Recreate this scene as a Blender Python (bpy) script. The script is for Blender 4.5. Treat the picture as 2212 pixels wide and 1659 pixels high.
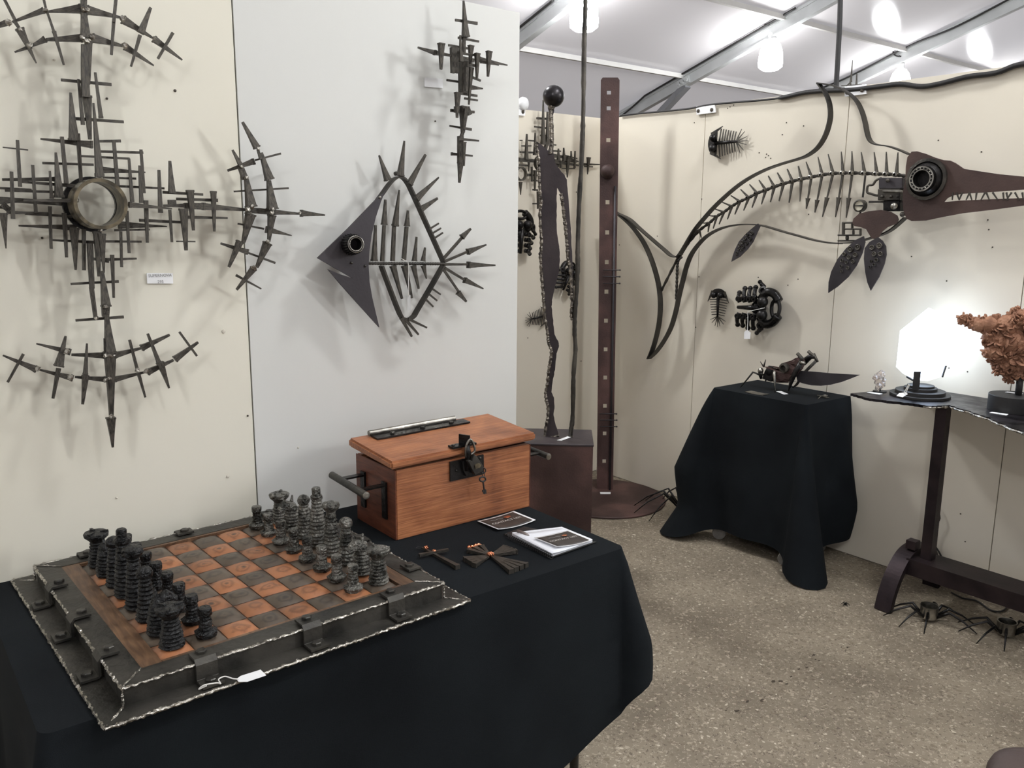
import bpy, bmesh, math, random
from mathutils import Vector, Matrix, noise
from mathutils.geometry import tessellate_polygon
random.seed(7)
for o in list(bpy.data.objects): bpy.data.objects.remove(o)
SC = bpy.context.scene
COL = SC.collection
V = Vector
# ------------------------------------------------------------------ camera
IW, IH, FPX = 2212.0, 1659.0, 1815.09
YAW, PITCH, ROLL = 0.90391, 0.18817, -0.00785
CAM = V((0, 0, 1.745))
FW = V((math.cos(YAW)*math.cos(PITCH), math.sin(YAW)*math.cos(PITCH), -math.sin(PITCH)))
_r = V((math.sin(YAW), -math.cos(YAW), 0)); _d = FW.cross(_r)
RT = _r*math.cos(ROLL)+_d*math.sin(ROLL); DN = -_r*math.sin(ROLL)+_d*math.cos(ROLL)
cd = bpy.data.cameras.new('camera'); cam = bpy.data.objects.new('camera', cd); COL.objects.link(cam)
cd.sensor_width = 36; cd.lens = FPX/IW*36; cd.clip_start = .05
m = Matrix((RT, -DN, -FW)).transposed().to_4x4(); m.translation = CAM; cam.matrix_world = m
SC.camera = cam
# ------------------------------------------------------------------ light / exposure
vs = SC.view_settings
vs.view_transform = 'Standard'; vs.look = 'None'; vs.gamma = 1; vs.use_curve_mapping = False
vs.exposure = 0.66
WORLD_STRENGTH = 0.46
LAMP_STRENGTH = 120
wd = bpy.data.worlds.new('tent_interior'); SC.world = wd; wd.use_nodes = True
wd.node_tree.nodes['Background'].inputs[0].default_value = (.93, .94, 1, 1)
wd.node_tree.nodes['Background'].inputs[1].default_value = WORLD_STRENGTH
# ------------------------------------------------------------------ measured planes of the place (metres)
YL, XL_END = 2.343, 1.867          # left display wall and its free end
YB = 4.214                         # rear wall
XR = 4.10                          # right display wall
HW = 2.44                          # panel height
TZ = .855                          # draped table top
RS, RA = .31, 1.745+4.75           # roof slope / height at y=0
def roofz(y): return RA-RS*y
# ------------------------------------------------------------------ helpers
def ray(px, py):
    return RT*((px-IW/2)/FPX)+DN*((py-IH/2)/FPX)+FW
def hit(q, p0, n):
    d = ray(*q); n = V(n); return CAM+d*((V(p0)-CAM).dot(n)/d.dot(n))
def onx(q, v): return hit(q, (v, 0, 0), (1, 0, 0))
def ony(q, v): return hit(q, (0, v, 0), (0, 1, 0))
def onz(q, v): return hit(q, (0, 0, v), (0, 0, 1))
def mpp(p): return (p-CAM).dot(FW)/FPX
def zm(ox, oy, s): return lambda x, y: (ox+x/s, oy+y/s)
def link(o, parent=None):
    COL.objects.link(o)
    if parent is not None:
        o.parent = parent; o.matrix_parent_inverse = PINV[parent.name]
    PINV[o.name] = (Matrix.Identity(4) if parent is None else PINV[parent.name]) if o.type == 'MESH' and not o.name in PINV else PINV.get(o.name, Matrix.Identity(4))
    return o
PINV = {}
def thing(name, label, cat, loc=(0, 0, 0), group=None):
    o = bpy.data.objects.new(name, None); COL.objects.link(o); o.location = loc; o.empty_display_size = .05
    PINV[o.name] = Matrix.Translation(-V(loc))
    o['label'] = label; o['category'] = cat
    if group: o['group'] = group
    return o
def tag(o, label, cat, group=None):
    o['label'] = label; o['category'] = cat
    if group: o['group'] = group
    return o
def meshobj(name, me, mat, parent=None, basis=None, label=None):
    o = bpy.data.objects.new(name, me)
    if mat is not None and len(me.materials) == 0: me.materials.append(mat)
    COL.objects.link(o)
    if basis is not None: o.matrix_basis = basis
    if parent is not None:
        o.parent = parent
        # parent empties carry only a translation, part meshes are in world coordinates
        o.matrix_parent_inverse = PINV.get(parent.name, Matrix.Identity(4))
    PINV[o.name] = Matrix.Identity(4)
    if label: o['label'] = label
    return o
def struct(o): o['kind'] = 'structure'; return o
def fin(name, bm, mat, parent=None, smooth=False, label=None, ang=None):
    me = bpy.data.meshes.new(name)
    bmesh.ops.recalc_face_normals(bm, faces=bm.faces)
    if smooth:
        for f in bm.faces: f.smooth = True
        if ang:
            for e in bm.edges:
                if len(e.link_faces) == 2 and e.calc_face_angle(0) > ang: e.smooth = False
    bm.to_mesh(me); bm.free()
    return meshobj(name, me, mat, parent, None, label)
def nb(): return bmesh.new()
def frame(d, n=None):
    d = d.normalized()
    n = V((0, 0, 1)) if n is None else V(n)
    if abs(d.dot(n)) > .98: n = V((1, 0, 0)) if abs(d.x) < .9 else V((0, 1, 0))
    x = n.cross(d).normalized(); y = d.cross(x)
    return x, y
def quadbox(bm, c8):
    v = [bm.verts.new(c) for c in c8]
    for f in ((0, 3, 2, 1), (4, 5, 6, 7), (0, 1, 5, 4), (1, 2, 6, 5), (2, 3, 7, 6), (3, 0, 4, 7)): bm.faces.new([v[i] for i in f])
    return v
def box(bm, c, s, ax=None):
    c = V(c); X, Y, Z = ax if ax else (V((1, 0, 0)), V((0, 1, 0)), V((0, 0, 1)))
    a, b, d = s[0]/2, s[1]/2, s[2]/2
    return quadbox(bm, [c+X*i*a+Y*j*b+Z*k*d for k in (-1, 1) for i, j in ((-1, -1), (1, -1), (1, 1), (-1, 1))])
def bar(bm, a, b, w0, w1=None, t0=None, t1=None, n=None):
    a, b = V(a), V(b); w1 = w0 if w1 is None else w1; t0 = w0 if t0 is None else t0; t1 = t0*w1/w0 if t1 is None else t1
    x, y = frame(b-a, n)
    return quadbox(bm, [p+x*i*w/2+y*j*t/2 for p, w, t in ((a, w0, t0), (b, w1, t1)) for i, j in ((-1, -1), (1, -1), (1, 1), (-1, 1))])
def tube(bm, pts, r, n=8, cap=True, closed=False, jit=0):
    pts = [V(p) for p in pts]; N = len(pts); rings = []
    rr = r if isinstance(r, (list, tuple)) else [r]*N
    px = None
    for i, p in enumerate(pts):
        d = (pts[(i+1) % N]-pts[i-1]) if closed else (pts[min(i+1, N-1)]-pts[max(i-1, 0)])
        d = d.normalized() if d.length > 1e-9 else V((0, 0, 1))
        if px is None: x, y = frame(d)
        else:
            x = (px-d*px.dot(d))
            x = x.normalized() if x.length > 1e-6 else frame(d)[0]
            y = d.cross(x)
        px = x
        rings.append([bm.verts.new(p+(x*math.cos(k*2*math.pi/n)+y*math.sin(k*2*math.pi/n))*rr[i]*(1+random.uniform(-jit, jit))) for k in range(n)])
    for i in range(N if closed else N-1):
        A, B = rings[i], rings[(i+1) % N]
        for k in range(n): bm.faces.new((A[k], A[(k+1) % n], B[(k+1) % n], B[k]))
    if cap and not closed:
        bm.faces.new(rings[0][::-1]); bm.faces.new(rings[-1])
def lathe(bm, prof, n=20, M=None, jit=0, caps=True):
    M = M or Matrix.Identity(4); rings = []
    for r, z in prof:
        rings.append([bm.verts.new(M @ V((r*math.cos(k*2*math.pi/n)*(1+random.uniform(-jit, jit)), r*math.sin(k*2*math.pi/n)*(1+random.uniform(-jit, jit)), z))) for k in range(n)])
    for A, B in zip(rings, rings[1:]):
        for k in range(n): bm.faces.new((A[k], A[(k+1) % n], B[(k+1) % n], B[k]))
    if caps:
        bm.faces.new(rings[0][::-1]); bm.faces.new(rings[-1])
    return rings
def axm(p, d, n=None):
    "matrix with local Z along d at p"
    d = V(d).normalized(); x, y = frame(d, n)
    M = Matrix((x, y, d)).transposed().to_4x4(); M.translation = V(p); return M
def ball(bm, c, r, sub=2, sc=(1, 1, 1), M=None, jit=0):
    g = bmesh.ops.create_icosphere(bm, subdivisions=sub, radius=1)
    R = M.to_3x3() if M else Matrix.Identity(3)
    for v in g['verts']:
        k = r*(1+random.uniform(-jit, jit))
        v.co = V(c)+R @ V((v.co.x*sc[0]*k, v.co.y*sc[1]*k, v.co.z*sc[2]*k))
def plate(bm, pts, n, t):
    "planar outline pts extruded by t along -n..+n"
    n = V(n).normalized()*t/2
    a = [bm.verts.new(V(p)+n) for p in pts]; b = [bm.verts.new(V(p)-n) for p in pts]
    k = len(pts); x, y = frame(n)
    tris = tessellate_polygon([[V((V(p).dot(x), V(p).dot(y), 0)) for p in pts]]) if k > 4 else ([(0, 1, 2), (0, 2, 3)] if k == 4 else [(0, 1, 2)])
    for t_ in tris:
        try: bm.faces.new([a[i] for i in t_]); bm.faces.new([b[i] for i in t_[::-1]])
        except ValueError: pass
    for i in range(k): bm.faces.new((a[i], b[i], b[(i+1) % k], a[(i+1) % k]))
def smoothpath(pts, k=6):
    P = [V(p) for p in pts]; out = []
    for i in range(len(P)-1):
        p0, p1, p2, p3 = P[max(i-1, 0)], P[i], P[i+1], P[min(i+2, len(P)-1)]
        for j in range(k):
            t = j/k
            out.append(.5*((2*p1)+(p2-p0)*t+(2*p0-5*p1+4*p2-p3)*t*t+(3*p1-p0-3*p2+p3)*t**3))
    out.append(P[-1]); return out
def ribbon(bm, pts, n, t, d):
    n = V(n).normalized(); rings = []
    N = len(pts)
    for i, p in enumerate(pts):
        e = (pts[min(i+1, N-1)]-pts[max(i-1, 0)]).normalized(); s = n.cross(e).normalized()
        rings.append([bm.verts.new(p+s*a*t/2+n*b*d/2) for a, b in ((-1, -1), (1, -1), (1, 1), (-1, 1))])
    for A, B in zip(rings, rings[1:]):
        for k in range(4): bm.faces.new((A[k], A[(k+1) % 4], B[(k+1) % 4], B[k]))
    bm.faces.new(rings[0][::-1]); bm.faces.new(rings[-1])
def text_mesh(s, size, align='CENTER'):
    c = bpy.data.curves.new('t', 'FONT'); c.body = s; c.size = size; c.align_x = align; c.align_y = 'CENTER'
    o = bpy.data.objects.new('t', c); COL.objects.link(o)
    dg = bpy.context.evaluated_depsgraph_get(); dg.update()
    me = bpy.data.meshes.new_from_object(o.evaluated_get(dg))
    bpy.data.objects.remove(o); bpy.data.curves.remove(c)
    return me
# ------------------------------------------------------------------ materials
def lin(c):
    return tuple((x/12.92 if x <= .04045 else ((x+.055)/1.055)**2.4) for x in (c[0]/255, c[1]/255, c[2]/255))+(1,)
def mat(name, c1, c2=None, scale=8, rough=.5, metal=0, bump=0, bscale=60, detail=4, spec=None, stretch=None, lo=.35, hi=.65, r2=None, rampmid=None):
    mt = bpy.data.materials.new(name); mt.use_nodes = True; nt = mt.node_tree; N = nt.nodes; L = nt.links
    p = N['Principled BSDF']; p.inputs['Roughness'].default_value = rough; p.inputs['Metallic'].default_value = metal
    if spec is not None: p.inputs['Specular IOR Level'].default_value = spec
    tc = N.new('ShaderNodeTexCoord'); src = tc.outputs['Object']
    if stretch:
        mp = N.new('ShaderNodeMapping'); mp.inputs['Scale'].default_value = stretch; L.new(src, mp.inputs[0]); src = mp.outputs[0]
    nz = N.new('ShaderNodeTexNoise'); nz.inputs['Scale'].default_value = scale; nz.inputs['Detail'].default_value = detail; L.new(src, nz.inputs['Vector'])
    rp = N.new('ShaderNodeValToRGB'); e = rp.color_ramp.elements
    e[0].position = lo; e[1].position = hi; e[0].color = lin(c1); e[1].color = lin(c2 or c1)
    if rampmid: q = e.new((lo+hi)/2); q.color = lin(rampmid)
    L.new(nz.outputs['Fac'], rp.inputs['Fac']); L.new(rp.outputs['Color'], p.inputs['Base Color'])
    if r2 is not None:
        mr = N.new('ShaderNodeMapRange'); mr.inputs[1].default_value = .35; mr.inputs[2].default_value = .65; mr.inputs[3].default_value = rough; mr.inputs[4].default_value = r2
        L.new(nz.outputs['Fac'], mr.inputs[0]); L.new(mr.outputs[0], p.inputs['Roughness'])
    if bump:
        n2 = N.new('ShaderNodeTexNoise'); n2.inputs['Scale'].default_value = bscale; n2.inputs['Detail'].default_value = 3; L.new(src, n2.inputs['Vector'])
        b = N.new('ShaderNodeBump'); b.inputs['Strength'].default_value = bump; b.inputs['Distance'].default_value = .01
        L.new(n2.outputs['Fac'], b.inputs['Height']); L.new(b.outputs[0], p.inputs['Normal'])
    return mt
def emis(name, c, s):
    mt = bpy.data.materials.new(name); mt.use_nodes = True; p = mt.node_tree.nodes['Principled BSDF']
    p.inputs['Base Color'].default_value = (.8, .8, .8, 1); p.inputs['Emission Color'].default_value = c; p.inputs['Emission Strength'].default_value = s
    return mt
M_cream = mat('cream_paint', (225, 221, 206), (221, 216, 200), 1.2, .55, 0, .03, 30, spec=.3)
M_white = mat('white_paint', (214, 214, 209), (210, 210, 205), 1.2, .5, 0, .03, 30, spec=.3)
M_creamr = mat('cream_paint_right', (224, 216, 199), (217, 209, 193), .9, .55, 0, .03, 30, spec=.3)
M_seam = mat('dark_seam_backing', (95, 88, 75), (80, 74, 62), 5, .9)  # dark board behind the panels, showing at the joints
M_fabric = mat('tent_vinyl', (228, 223, 223), (231, 227, 227), .6, .13, 0, .10, 5, spec=.5, stretch=(1, .35, 1))
_nt = M_fabric.node_tree; _tr = _nt.nodes.new('ShaderNodeBsdfTranslucent'); _tr.inputs[0].default_value = (.92, .91, .92, 1)   # translucency added to lighten the ceiling; passes world light from above
_mx = _nt.nodes.new('ShaderNodeMixShader'); _mx.inputs[0].default_value = .34
_nt.links.new(_nt.nodes['Principled BSDF'].outputs[0], _mx.inputs[1]); _nt.links.new(_tr.outputs[0], _mx.inputs[2]); _nt.links.new(_mx.outputs[0], _nt.nodes['Material Output'].inputs[0])
M_alu = mat('beam_aluminium', (178, 180, 180), (190, 192, 192), 3, .45, .35, .02, 40)
M_purlin = mat('purlin_grey', (208, 206, 202), (200, 198, 195), 3, .55)
M_cable = mat('black_rubber', (28, 27, 27), (38, 36, 35), 20, .6)
M_iron = mat('dark_wrought_iron', (44, 42, 39), (92, 87, 79), 7, .34, .6, .25, 90, r2=.55)
M_iron2 = mat('dark_iron_strap', (42, 40, 37), (70, 66, 60), 9, .42, .5, .12, 90, r2=.6)
M_plate = mat('blue_black_steel_plate', (50, 47, 50), (70, 66, 69), 4, .45, .45, .05, 120, r2=.58)
M_figure = mat('figure_steel', (56, 50, 53), (76, 68, 69), 6, .5, .35, .08, 100)
M_rust = mat('rusted_brown_steel', (58, 40, 37), (96, 70, 65), 4, .62, .2, .15, 120, rampmid=(72, 52, 48))
M_rustplate = mat('brown_patina_plate', (64, 49, 45), (84, 66, 60), 5, .68, .35, .1, 120)
M_black = mat('black_steel', (28, 27, 27), (50, 48, 47), 12, .25, .7, .2, 70, r2=.42)
M_weld = mat('bright_weld_bead', (120, 116, 108), (205, 200, 190), 60, .28, 1, .5, 150)
M_steel = mat('bright_worn_steel', (120, 117, 110), (178, 174, 165), 20, .35, 1, .2, 90)
M_chessblack = mat('black_forged_piece', (22, 22, 23), (52, 52, 52), 60, .28, .6, .8, 140, r2=.5)
M_chessgrey = mat('grey_forged_piece', (54, 54, 51), (132, 130, 123), 40, .24, .8, 1.0, 160, r2=.42)
M_frame = mat('dark_angle_iron', (44, 43, 40), (74, 71, 65), 10, .38, .45, .2, 60, r2=.55)
M_cloth = mat('black_tablecloth', (16, 19, 22), (24, 28, 31), 3, .95, 0, .25, 700, spec=.15)
M_card = mat('white_card', (236, 236, 236), (242, 242, 242), 3, .7)
M_paper = mat('white_paper', (226, 228, 234), (234, 236, 240), 3, .75)
M_print = mat('dark_card_print', (52, 46, 42), (66, 58, 53), 40, .5)
M_ink = mat('grey_ink', (120, 118, 116), (130, 128, 126), 10, .7)
M_inkw = mat('pale_ink', (206, 202, 196), (214, 210, 204), 10, .7)
M_copper = mat('bright_copper_wire', (214, 130, 92), (246, 176, 138), 60, .25, 1, .1, 80)
M_string = mat('white_string', (220, 218, 212), (232, 230, 224), 60, .9)
M_greytag = mat('grey_paper_tag', (190, 190, 188), (198, 198, 196), 10, .8)  # plain grey paper of the fish tag
M_bolt = mat('dark_bolt', (46, 45, 42), (80, 77, 71), 30, .36, .5, .2, 80)
M_glassface = mat('gauge_face', (196, 190, 168), (206, 200, 180), 30, .3)
M_rose = mat('desert_rose_gypsum', (128, 90, 70), (172, 130, 104), 25, .9, 0, .5, 90, rampmid=(150, 108, 84))
M_stool = mat('dark_brown_leather', (58, 46, 42), (68, 54, 50), 10, .55, 0, .15, 120)
M_wheel = mat('grey_caster_rubber', (110, 106, 100), (128, 124, 118), 30, .6)
M_dot = mat('dark_screw', (60, 52, 42), (70, 62, 52), 30, .7)
M_chip = mat('paint_chip', (196, 190, 176), (206, 200, 186), 30, .7)
M_lampfar = emis('lamp_globe_far', (.955, .98, 1, 1), LAMP_STRENGTH*.36)
M_lampglow = emis('lamp_globe', (.955, .98, 1, 1), LAMP_STRENGTH)
M_quartzglow = emis('lit_quartz', (.66, .80, 1, 1), 4.0)
def wood(name, dark, midc, light, axis_scale, rough=.45, fine=1.0):
    mt = bpy.data.materials.new(name); mt.use_nodes = True; nt = mt.node_tree; N = nt.nodes; L = nt.links; p = N['Principled BSDF']
    tc = N.new('ShaderNodeTexCoord'); mp = N.new('ShaderNodeMapping'); mp.inputs['Scale'].default_value = axis_scale; L.new(tc.outputs['Object'], mp.inputs[0])
    n1 = N.new('ShaderNodeTexNoise'); n1.inputs['Scale'].default_value = 14*fine; n1.inputs['Detail'].default_value = 6; n1.inputs['Distortion'].default_value = .6; L.new(mp.outputs[0], n1.inputs['Vector'])
    n2 = N.new('ShaderNodeTexNoise'); n2.inputs['Scale'].default_value = 6; n2.inputs['Detail'].default_value = 2; n2.inputs['Distortion'].default_value = 1.2; L.new(tc.outputs['Object'], n2.inputs['Vector'])
    a = N.new('ShaderNodeMath'); a.operation = 'MULTIPLY_ADD'; a.inputs[1].default_value = .55; L.new(n1.outputs['Fac'], a.inputs[0])
    b_ = N.new('ShaderNodeMath'); b_.operation = 'MULTIPLY'; b_.inputs[1].default_value = .45; L.new(n2.outputs['Fac'], b_.inputs[0]); L.new(b_.outputs[0], a.inputs[2])
    rp = N.new('ShaderNodeValToRGB'); e = rp.color_ramp.elements; e[0].position = .33; e[1].position = .66; e[0].color = lin(dark); e[1].color = lin(light); q = e.new(.5); q.color = lin(midc)
    L.new(a.outputs[0], rp.inputs['Fac']); L.new(rp.outputs['Color'], p.inputs['Base Color']); p.inputs['Roughness'].default_value = rough
    b = N.new('ShaderNodeBump'); b.inputs['Strength'].default_value = .25; b.inputs['Distance'].default_value = .004; L.new(n1.outputs['Fac'], b.inputs['Height']); L.new(b.outputs[0], p.inputs['Normal'])
    return mt
def tilewood(name, core, ringc, edge, rough=.36):
    "end-grain tile: a dark heart and faint rings round each tile's own centre"
    mt = bpy.data.materials.new(name); mt.use_nodes = True; nt = mt.node_tree; N = nt.nodes; L = nt.links; p = N['Principled BSDF']
    tc = N.new('ShaderNodeTexCoord'); oi = N.new('ShaderNodeObjectInfo')
    nz = N.new('ShaderNodeTexNoise'); nz.inputs['Scale'].default_value = 30; nz.inputs['Detail'].default_value = 4; L.new(tc.outputs['Object'], nz.inputs['Vector'])
    mp = N.new('ShaderNodeMapping'); mp.inputs['Location'].default_value = (-.46, -.5, 0); mp.inputs['Scale'].default_value = (1, 1.25, 0); L.new(tc.outputs['Generated'], mp.inputs[0])
    ln = N.new('ShaderNodeVectorMath'); ln.operation = 'LENGTH'; L.new(mp.outputs[0], ln.inputs[0])
    ad = N.new('ShaderNodeMath'); ad.operation = 'MULTIPLY_ADD'; ad.inputs[1].default_value = .62; L.new(nz.outputs['Fac'], ad.inputs[0]); L.new(ln.outputs['Value'], ad.inputs[2])
    rp = N.new('ShaderNodeValToRGB'); e = rp.color_ramp.elements; e[0].position = .30; e[0].color = lin(core); e[1].position = 1.0; e[1].color = lin(edge)
    for pos, c in ((.42, ringc), (.54, edge), (.64, ringc), (.80, ringc)): q = e.new(pos); q.color = lin(c)
    L.new(ad.outputs[0], rp.inputs['Fac'])
    hs = N.new('ShaderNodeHueSaturation'); mr = N.new('ShaderNodeMapRange'); mr.inputs[3].default_value = .78; mr.inputs[4].default_value = 1.2; L.new(oi.outputs['Random'], mr.inputs[0]); L.new(mr.outputs[0], hs.inputs['Value']); L.new(rp.outputs['Color'], hs.inputs['Color'])
    L.new(hs.outputs[0], p.inputs['Base Color']); p.inputs['Roughness'].default_value = rough
    return mt
M_chest = wood('orange_stained_pine', (112, 66, 41), (152, 95, 61), (180, 119, 78), (.55, 13, 13))
M_chestend = wood('dark_stained_pine_end', (70, 36, 26), (98, 54, 38), (122, 70, 48), (9, 1.0, 9))
M_tileo = tilewood('orange_tile_wood', (66, 45, 34), (152, 100, 67), (116, 74, 49))
M_tiled = tilewood('dark_tile_wood', (46, 39, 34), (86, 74, 62), (60, 51, 44))
M_strip = wood('brown_border_wood', (66, 48, 35), (98, 72, 52), (124, 94, 68), (8, 1.0, 8))
def glass(name, c, rough=.08):
    mt = bpy.data.materials.new(name); mt.use_nodes = True; p = mt.node_tree.nodes['Principled BSDF']
    p.inputs['Base Color'].default_value = c; p.inputs['Roughness'].default_value = rough; p.inputs['Transmission Weight'].default_value = .85; p.inputs['IOR'].default_value = 1.5
    return mt
M_smoky = glass('smoky_quartz_glass', (.86, .78, .72, 1))
def floor_mat():
    mt = bpy.data.materials.new('exposed_aggregate_concrete'); mt.use_nodes = True; nt = mt.node_tree; N = nt.nodes; L = nt.links; p = N['Principled BSDF']
    tc = N.new('ShaderNodeTexCoord')
    n1 = N.new('ShaderNodeTexNoise'); n1.inputs['Scale'].default_value = 3; n1.inputs['Detail'].default_value = 6; L.new(tc.outputs['Object'], n1.inputs['Vector'])
    r1 = N.new('ShaderNodeValToRGB'); e = r1.color_ramp.elements; e[0].position = .3; e[1].position = .7; e[0].color = lin((108, 98, 83)); e[1].color = lin((138, 127, 109)); L.new(n1.outputs['Fac'], r1.inputs['Fac'])
    last = r1.outputs['Color']
    for sc, th, c, w in ((60, .36, (176, 163, 143), .6), (95, .38, (84, 71, 58), .7), (34, .17, (204, 192, 172), .75), (150, .36, (190, 178, 160), .5), (40, .34, (104, 90, 74), .55)):
        dn = N.new('ShaderNodeTexNoise'); dn.inputs['Scale'].default_value = sc*.8; L.new(tc.outputs['Object'], dn.inputs['Vector'])
        ad = N.new('ShaderNodeVectorMath'); ad.operation = 'MULTIPLY_ADD'; ad.inputs[1].default_value = (.035, .035, 0); L.new(dn.outputs['Color'], ad.inputs[0]); L.new(tc.outputs['Object'], ad.inputs[2])
        vo = N.new('ShaderNodeTexVoronoi'); vo.inputs['Scale'].default_value = sc; L.new(ad.outputs[0], vo.inputs['Vector'])
        # keep only some cells
        sep = N.new('ShaderNodeSeparateColor'); L.new(vo.outputs['Color'], sep.inputs[0])
        g = N.new('ShaderNodeMath'); g.operation = 'GREATER_THAN'; g.inputs[1].default_value = .62; L.new(sep.outputs[0], g.inputs[0])
        s = N.new('ShaderNodeMath'); s.operation = 'LESS_THAN'; s.inputs[1].default_value = th; L.new(vo.outputs['Distance'], s.inputs[0])
        ml = N.new('ShaderNodeMath'); ml.operation = 'MULTIPLY'; L.new(g.outputs[0], ml.inputs[0]); L.new(s.outputs[0], ml.inputs[1])
        m3 = N.new('ShaderNodeMath'); m3.operation = 'MULTIPLY'; m3.inputs[1].default_value = w; L.new(ml.outputs[0], m3.inputs[0])
        mx = N.new('ShaderNodeMix'); mx.data_type = 'RGBA'; L.new(m3.outputs[0], mx.inputs[0]); L.new(last, mx.inputs[6]); mx.inputs[7].default_value = lin(c); last = mx.outputs[2]
    L.new(last, p.inputs['Base Color']); p.inputs['Roughness'].default_value = .75
    nb_ = N.new('ShaderNodeTexNoise'); nb_.inputs['Scale'].default_value = 90; L.new(tc.outputs['Object'], nb_.inputs['Vector'])
    b = N.new('ShaderNodeBump'); b.inputs['Strength'].default_value = .2; b.inputs['Distance'].default_value = .004; L.new(nb_.outputs['Fac'], b.inputs['Height']); L.new(b.outputs[0], p.inputs['Normal'])
    return mt
M_floor = floor_mat()
# ================================================================== SETTING
bm = nb(); box(bm, (5, 2, -.05), (36, 30, .1)); fl_ = struct(fin('floor', bm, M_floor))
random.seed(5); cq_ = [(1560, 1560), (1610, 1528), (1655, 1490), (1700, 1462), (1745, 1437), (1790, 1408), (1835, 1383)]
M_pit = mat('floor_pit_dirt', (60, 52, 42), (80, 70, 58), 40, .95)
for a_, b_ in zip(cq_, cq_[1:]):
    for i_ in range(3):
        c_ = onz((a_[0]+(b_[0]-a_[0])*random.random(), a_[1]+(b_[1]-a_[1])*random.random()), .0006); r_ = random.uniform(.003, .012)
        bm = nb(); plate(bm, [c_+V((math.cos(k_)*r_*random.uniform(.5, 1.4), math.sin(k_)*r_*random.uniform(.3, .9), 0)) for k_ in [j_*.7 for j_ in range(9)]], ez_ if False else V((0, 0, 1)), .001); fin('crack_pit', bm, M_pit, fl_)
def wall(name, horiz, const, sgn, cuts, mats, lo, hi, dots=()):
    "display wall: dark backing with separate painted panels proud of it; sgn = direction of the visible face"
    th = .04
    bm = nb()
    def bx(bm, u0, u1, d0, d1, z0, z1):
        if horiz == 'x': box(bm, ((u0+u1)/2, (d0+d1)/2, (z0+z1)/2), (u1-u0, abs(d1-d0), z1-z0))
        else: box(bm, ((d0+d1)/2, (u0+u1)/2, (z0+z1)/2), (abs(d1-d0), u1-u0, z1-z0))
    bx(bm, lo+.003, hi-.003, const-sgn*.008, const-sgn*th, .0, HW-.004)
    w = struct(fin(name, bm, M_seam))
    E = [lo]+cuts+[hi]
    for i, (a, b) in enumerate(zip(E, E[1:])):
        bm = nb(); bx(bm, a+.0022, b-.0022, const, const-sgn*.0079, .004, HW)
        fin('panel', bm, mats[i], w)
    for k, (q, r, mt) in enumerate(dots):
        p = ony(q, const) if horiz == 'x' else onx(q, const)
        n = V((0, sgn, 0)) if horiz == 'x' else V((sgn, 0, 0))
        bm = nb(); lathe(bm, [(r, 0), (r*.9, .002), (r*.3, .003)], 8, axm(p, n)); fin('screw', bm, mt, w)
    return w
D = M_dot
wl = wall('wall_left', 'x', YL, -1, [-.03, .885], [M_cream, M_cream, M_white], -1.0, XL_END,
     [((378, 196), .004, D), ((231, 213), .003, D), ((91, 514), .003, D), ((535, 898), .003, D), ((940, 262), .003, D), ((483, 716), .006, M_chip), ((492, 1029), .005, M_chip), ((644, 967), .003, M_chip), ((117, 129), .003, M_chip), ((252, 1075), .003, M_chip)])
wb = wall('wall_rear', 'x', YB, -1, [1.36, 2.28, 3.2], [M_creamr]*4, .6, XR+.0, [((1245, 415), .004, D), ((1255, 780), .004, D), ((1140, 730), .004, D)])
wr = wall('wall_right', 'y', XR, -1, [.63, 1.545, 2.455, 3.375], [M_creamr]*5, -.4, YB-.001,
     [(q, .0036, D) for q in ((1500, 265), (1577, 231), (1585, 227), (1572, 234), (1699, 265), (1736, 272), (1690, 291), (1516, 430), (1654, 340), (1660, 336), (1665, 342), (1656, 333), (1747, 463), (1510, 598), (1503, 707), (1638, 599), (1724, 603), (1702, 616), (2027, 303), (2120, 328), (2134, 475), (2136, 496), (2144, 534), (1969, 554), (2045, 607), (2090, 803), (2050, 795), (1640, 330), (1338, 529), (1342, 464), (1420, 510), (2075, 1110), (2085, 1170))])
# dark stains of an old fixing on the right wall
# ceiling: two slopes of white vinyl
YR = 1.5
bm = nb(); X0, X1, YE = -14, 24, 12.5
yb = 2*YR-YE
def rz(y): return RA-RS*YR - RS*abs(y-YR) if False else (roofz(y) if y >= YR else roofz(2*YR-y))
pts = [[V((x, y, rz(y)+.004*math.sin(x*3+y)))for y in [yb+(YE-yb)*j/40 for j in range(41)]] for x in [X0+(X1-X0)*i/60 for i in range(61)]]
vv = [[bm.verts.new(p) for p in r] for r in pts]
for i in range(60):
    for j in range(40): bm.faces.new((vv[i][j], vv[i+1][j], vv[i+1][j+1], vv[i][j+1]))
struct(fin('ceiling', bm, M_fabric, None, True, ang=.2))
# aluminium roof beams (constant x) and white purlins (constant y)
BEAMS = [.16, 3.31, 6.46, 9.72, 12.80, 15.95]
BH, BW = .18, .09
sdir = V((0, math.cos(math.atan(RS)), -math.sin(math.atan(RS)))); snor = V((0, math.sin(math.atan(RS)), math.cos(math.atan(RS))))
ti = 0
for bx_ in BEAMS:
    for side in (0, 1):
        ti += 1
        a = V((bx_, YR, roofz(YR)-.02)); b = V((bx_, 11.2, roofz(11.2)-.02)); nn = snor.copy()
        if side: b = V((bx_, 2*YR-11.2, b.z)); nn = V((0, -snor.y, snor.z))
        bm = nb(); X = V((1, 0, 0)); d = (b-a).normalized(); L = (b-a).length; c = (a+b)/2
        box(bm, c-nn*BH/2, (BW*.7, L, BH), (X, d, nn))
        box(bm, c-nn*(BH-.012), (BW, L, .022), (X, d, nn)); box(bm, c-nn*.03, (BW, L, .03), (X, d, nn))
        struct(fin('trim_%d' % ti, bm, M_alu))
PURL = [8.43, 6.80, 5.17, 3.54, 1.9, -.5, -2.2, -3.8, -5.4]
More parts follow.
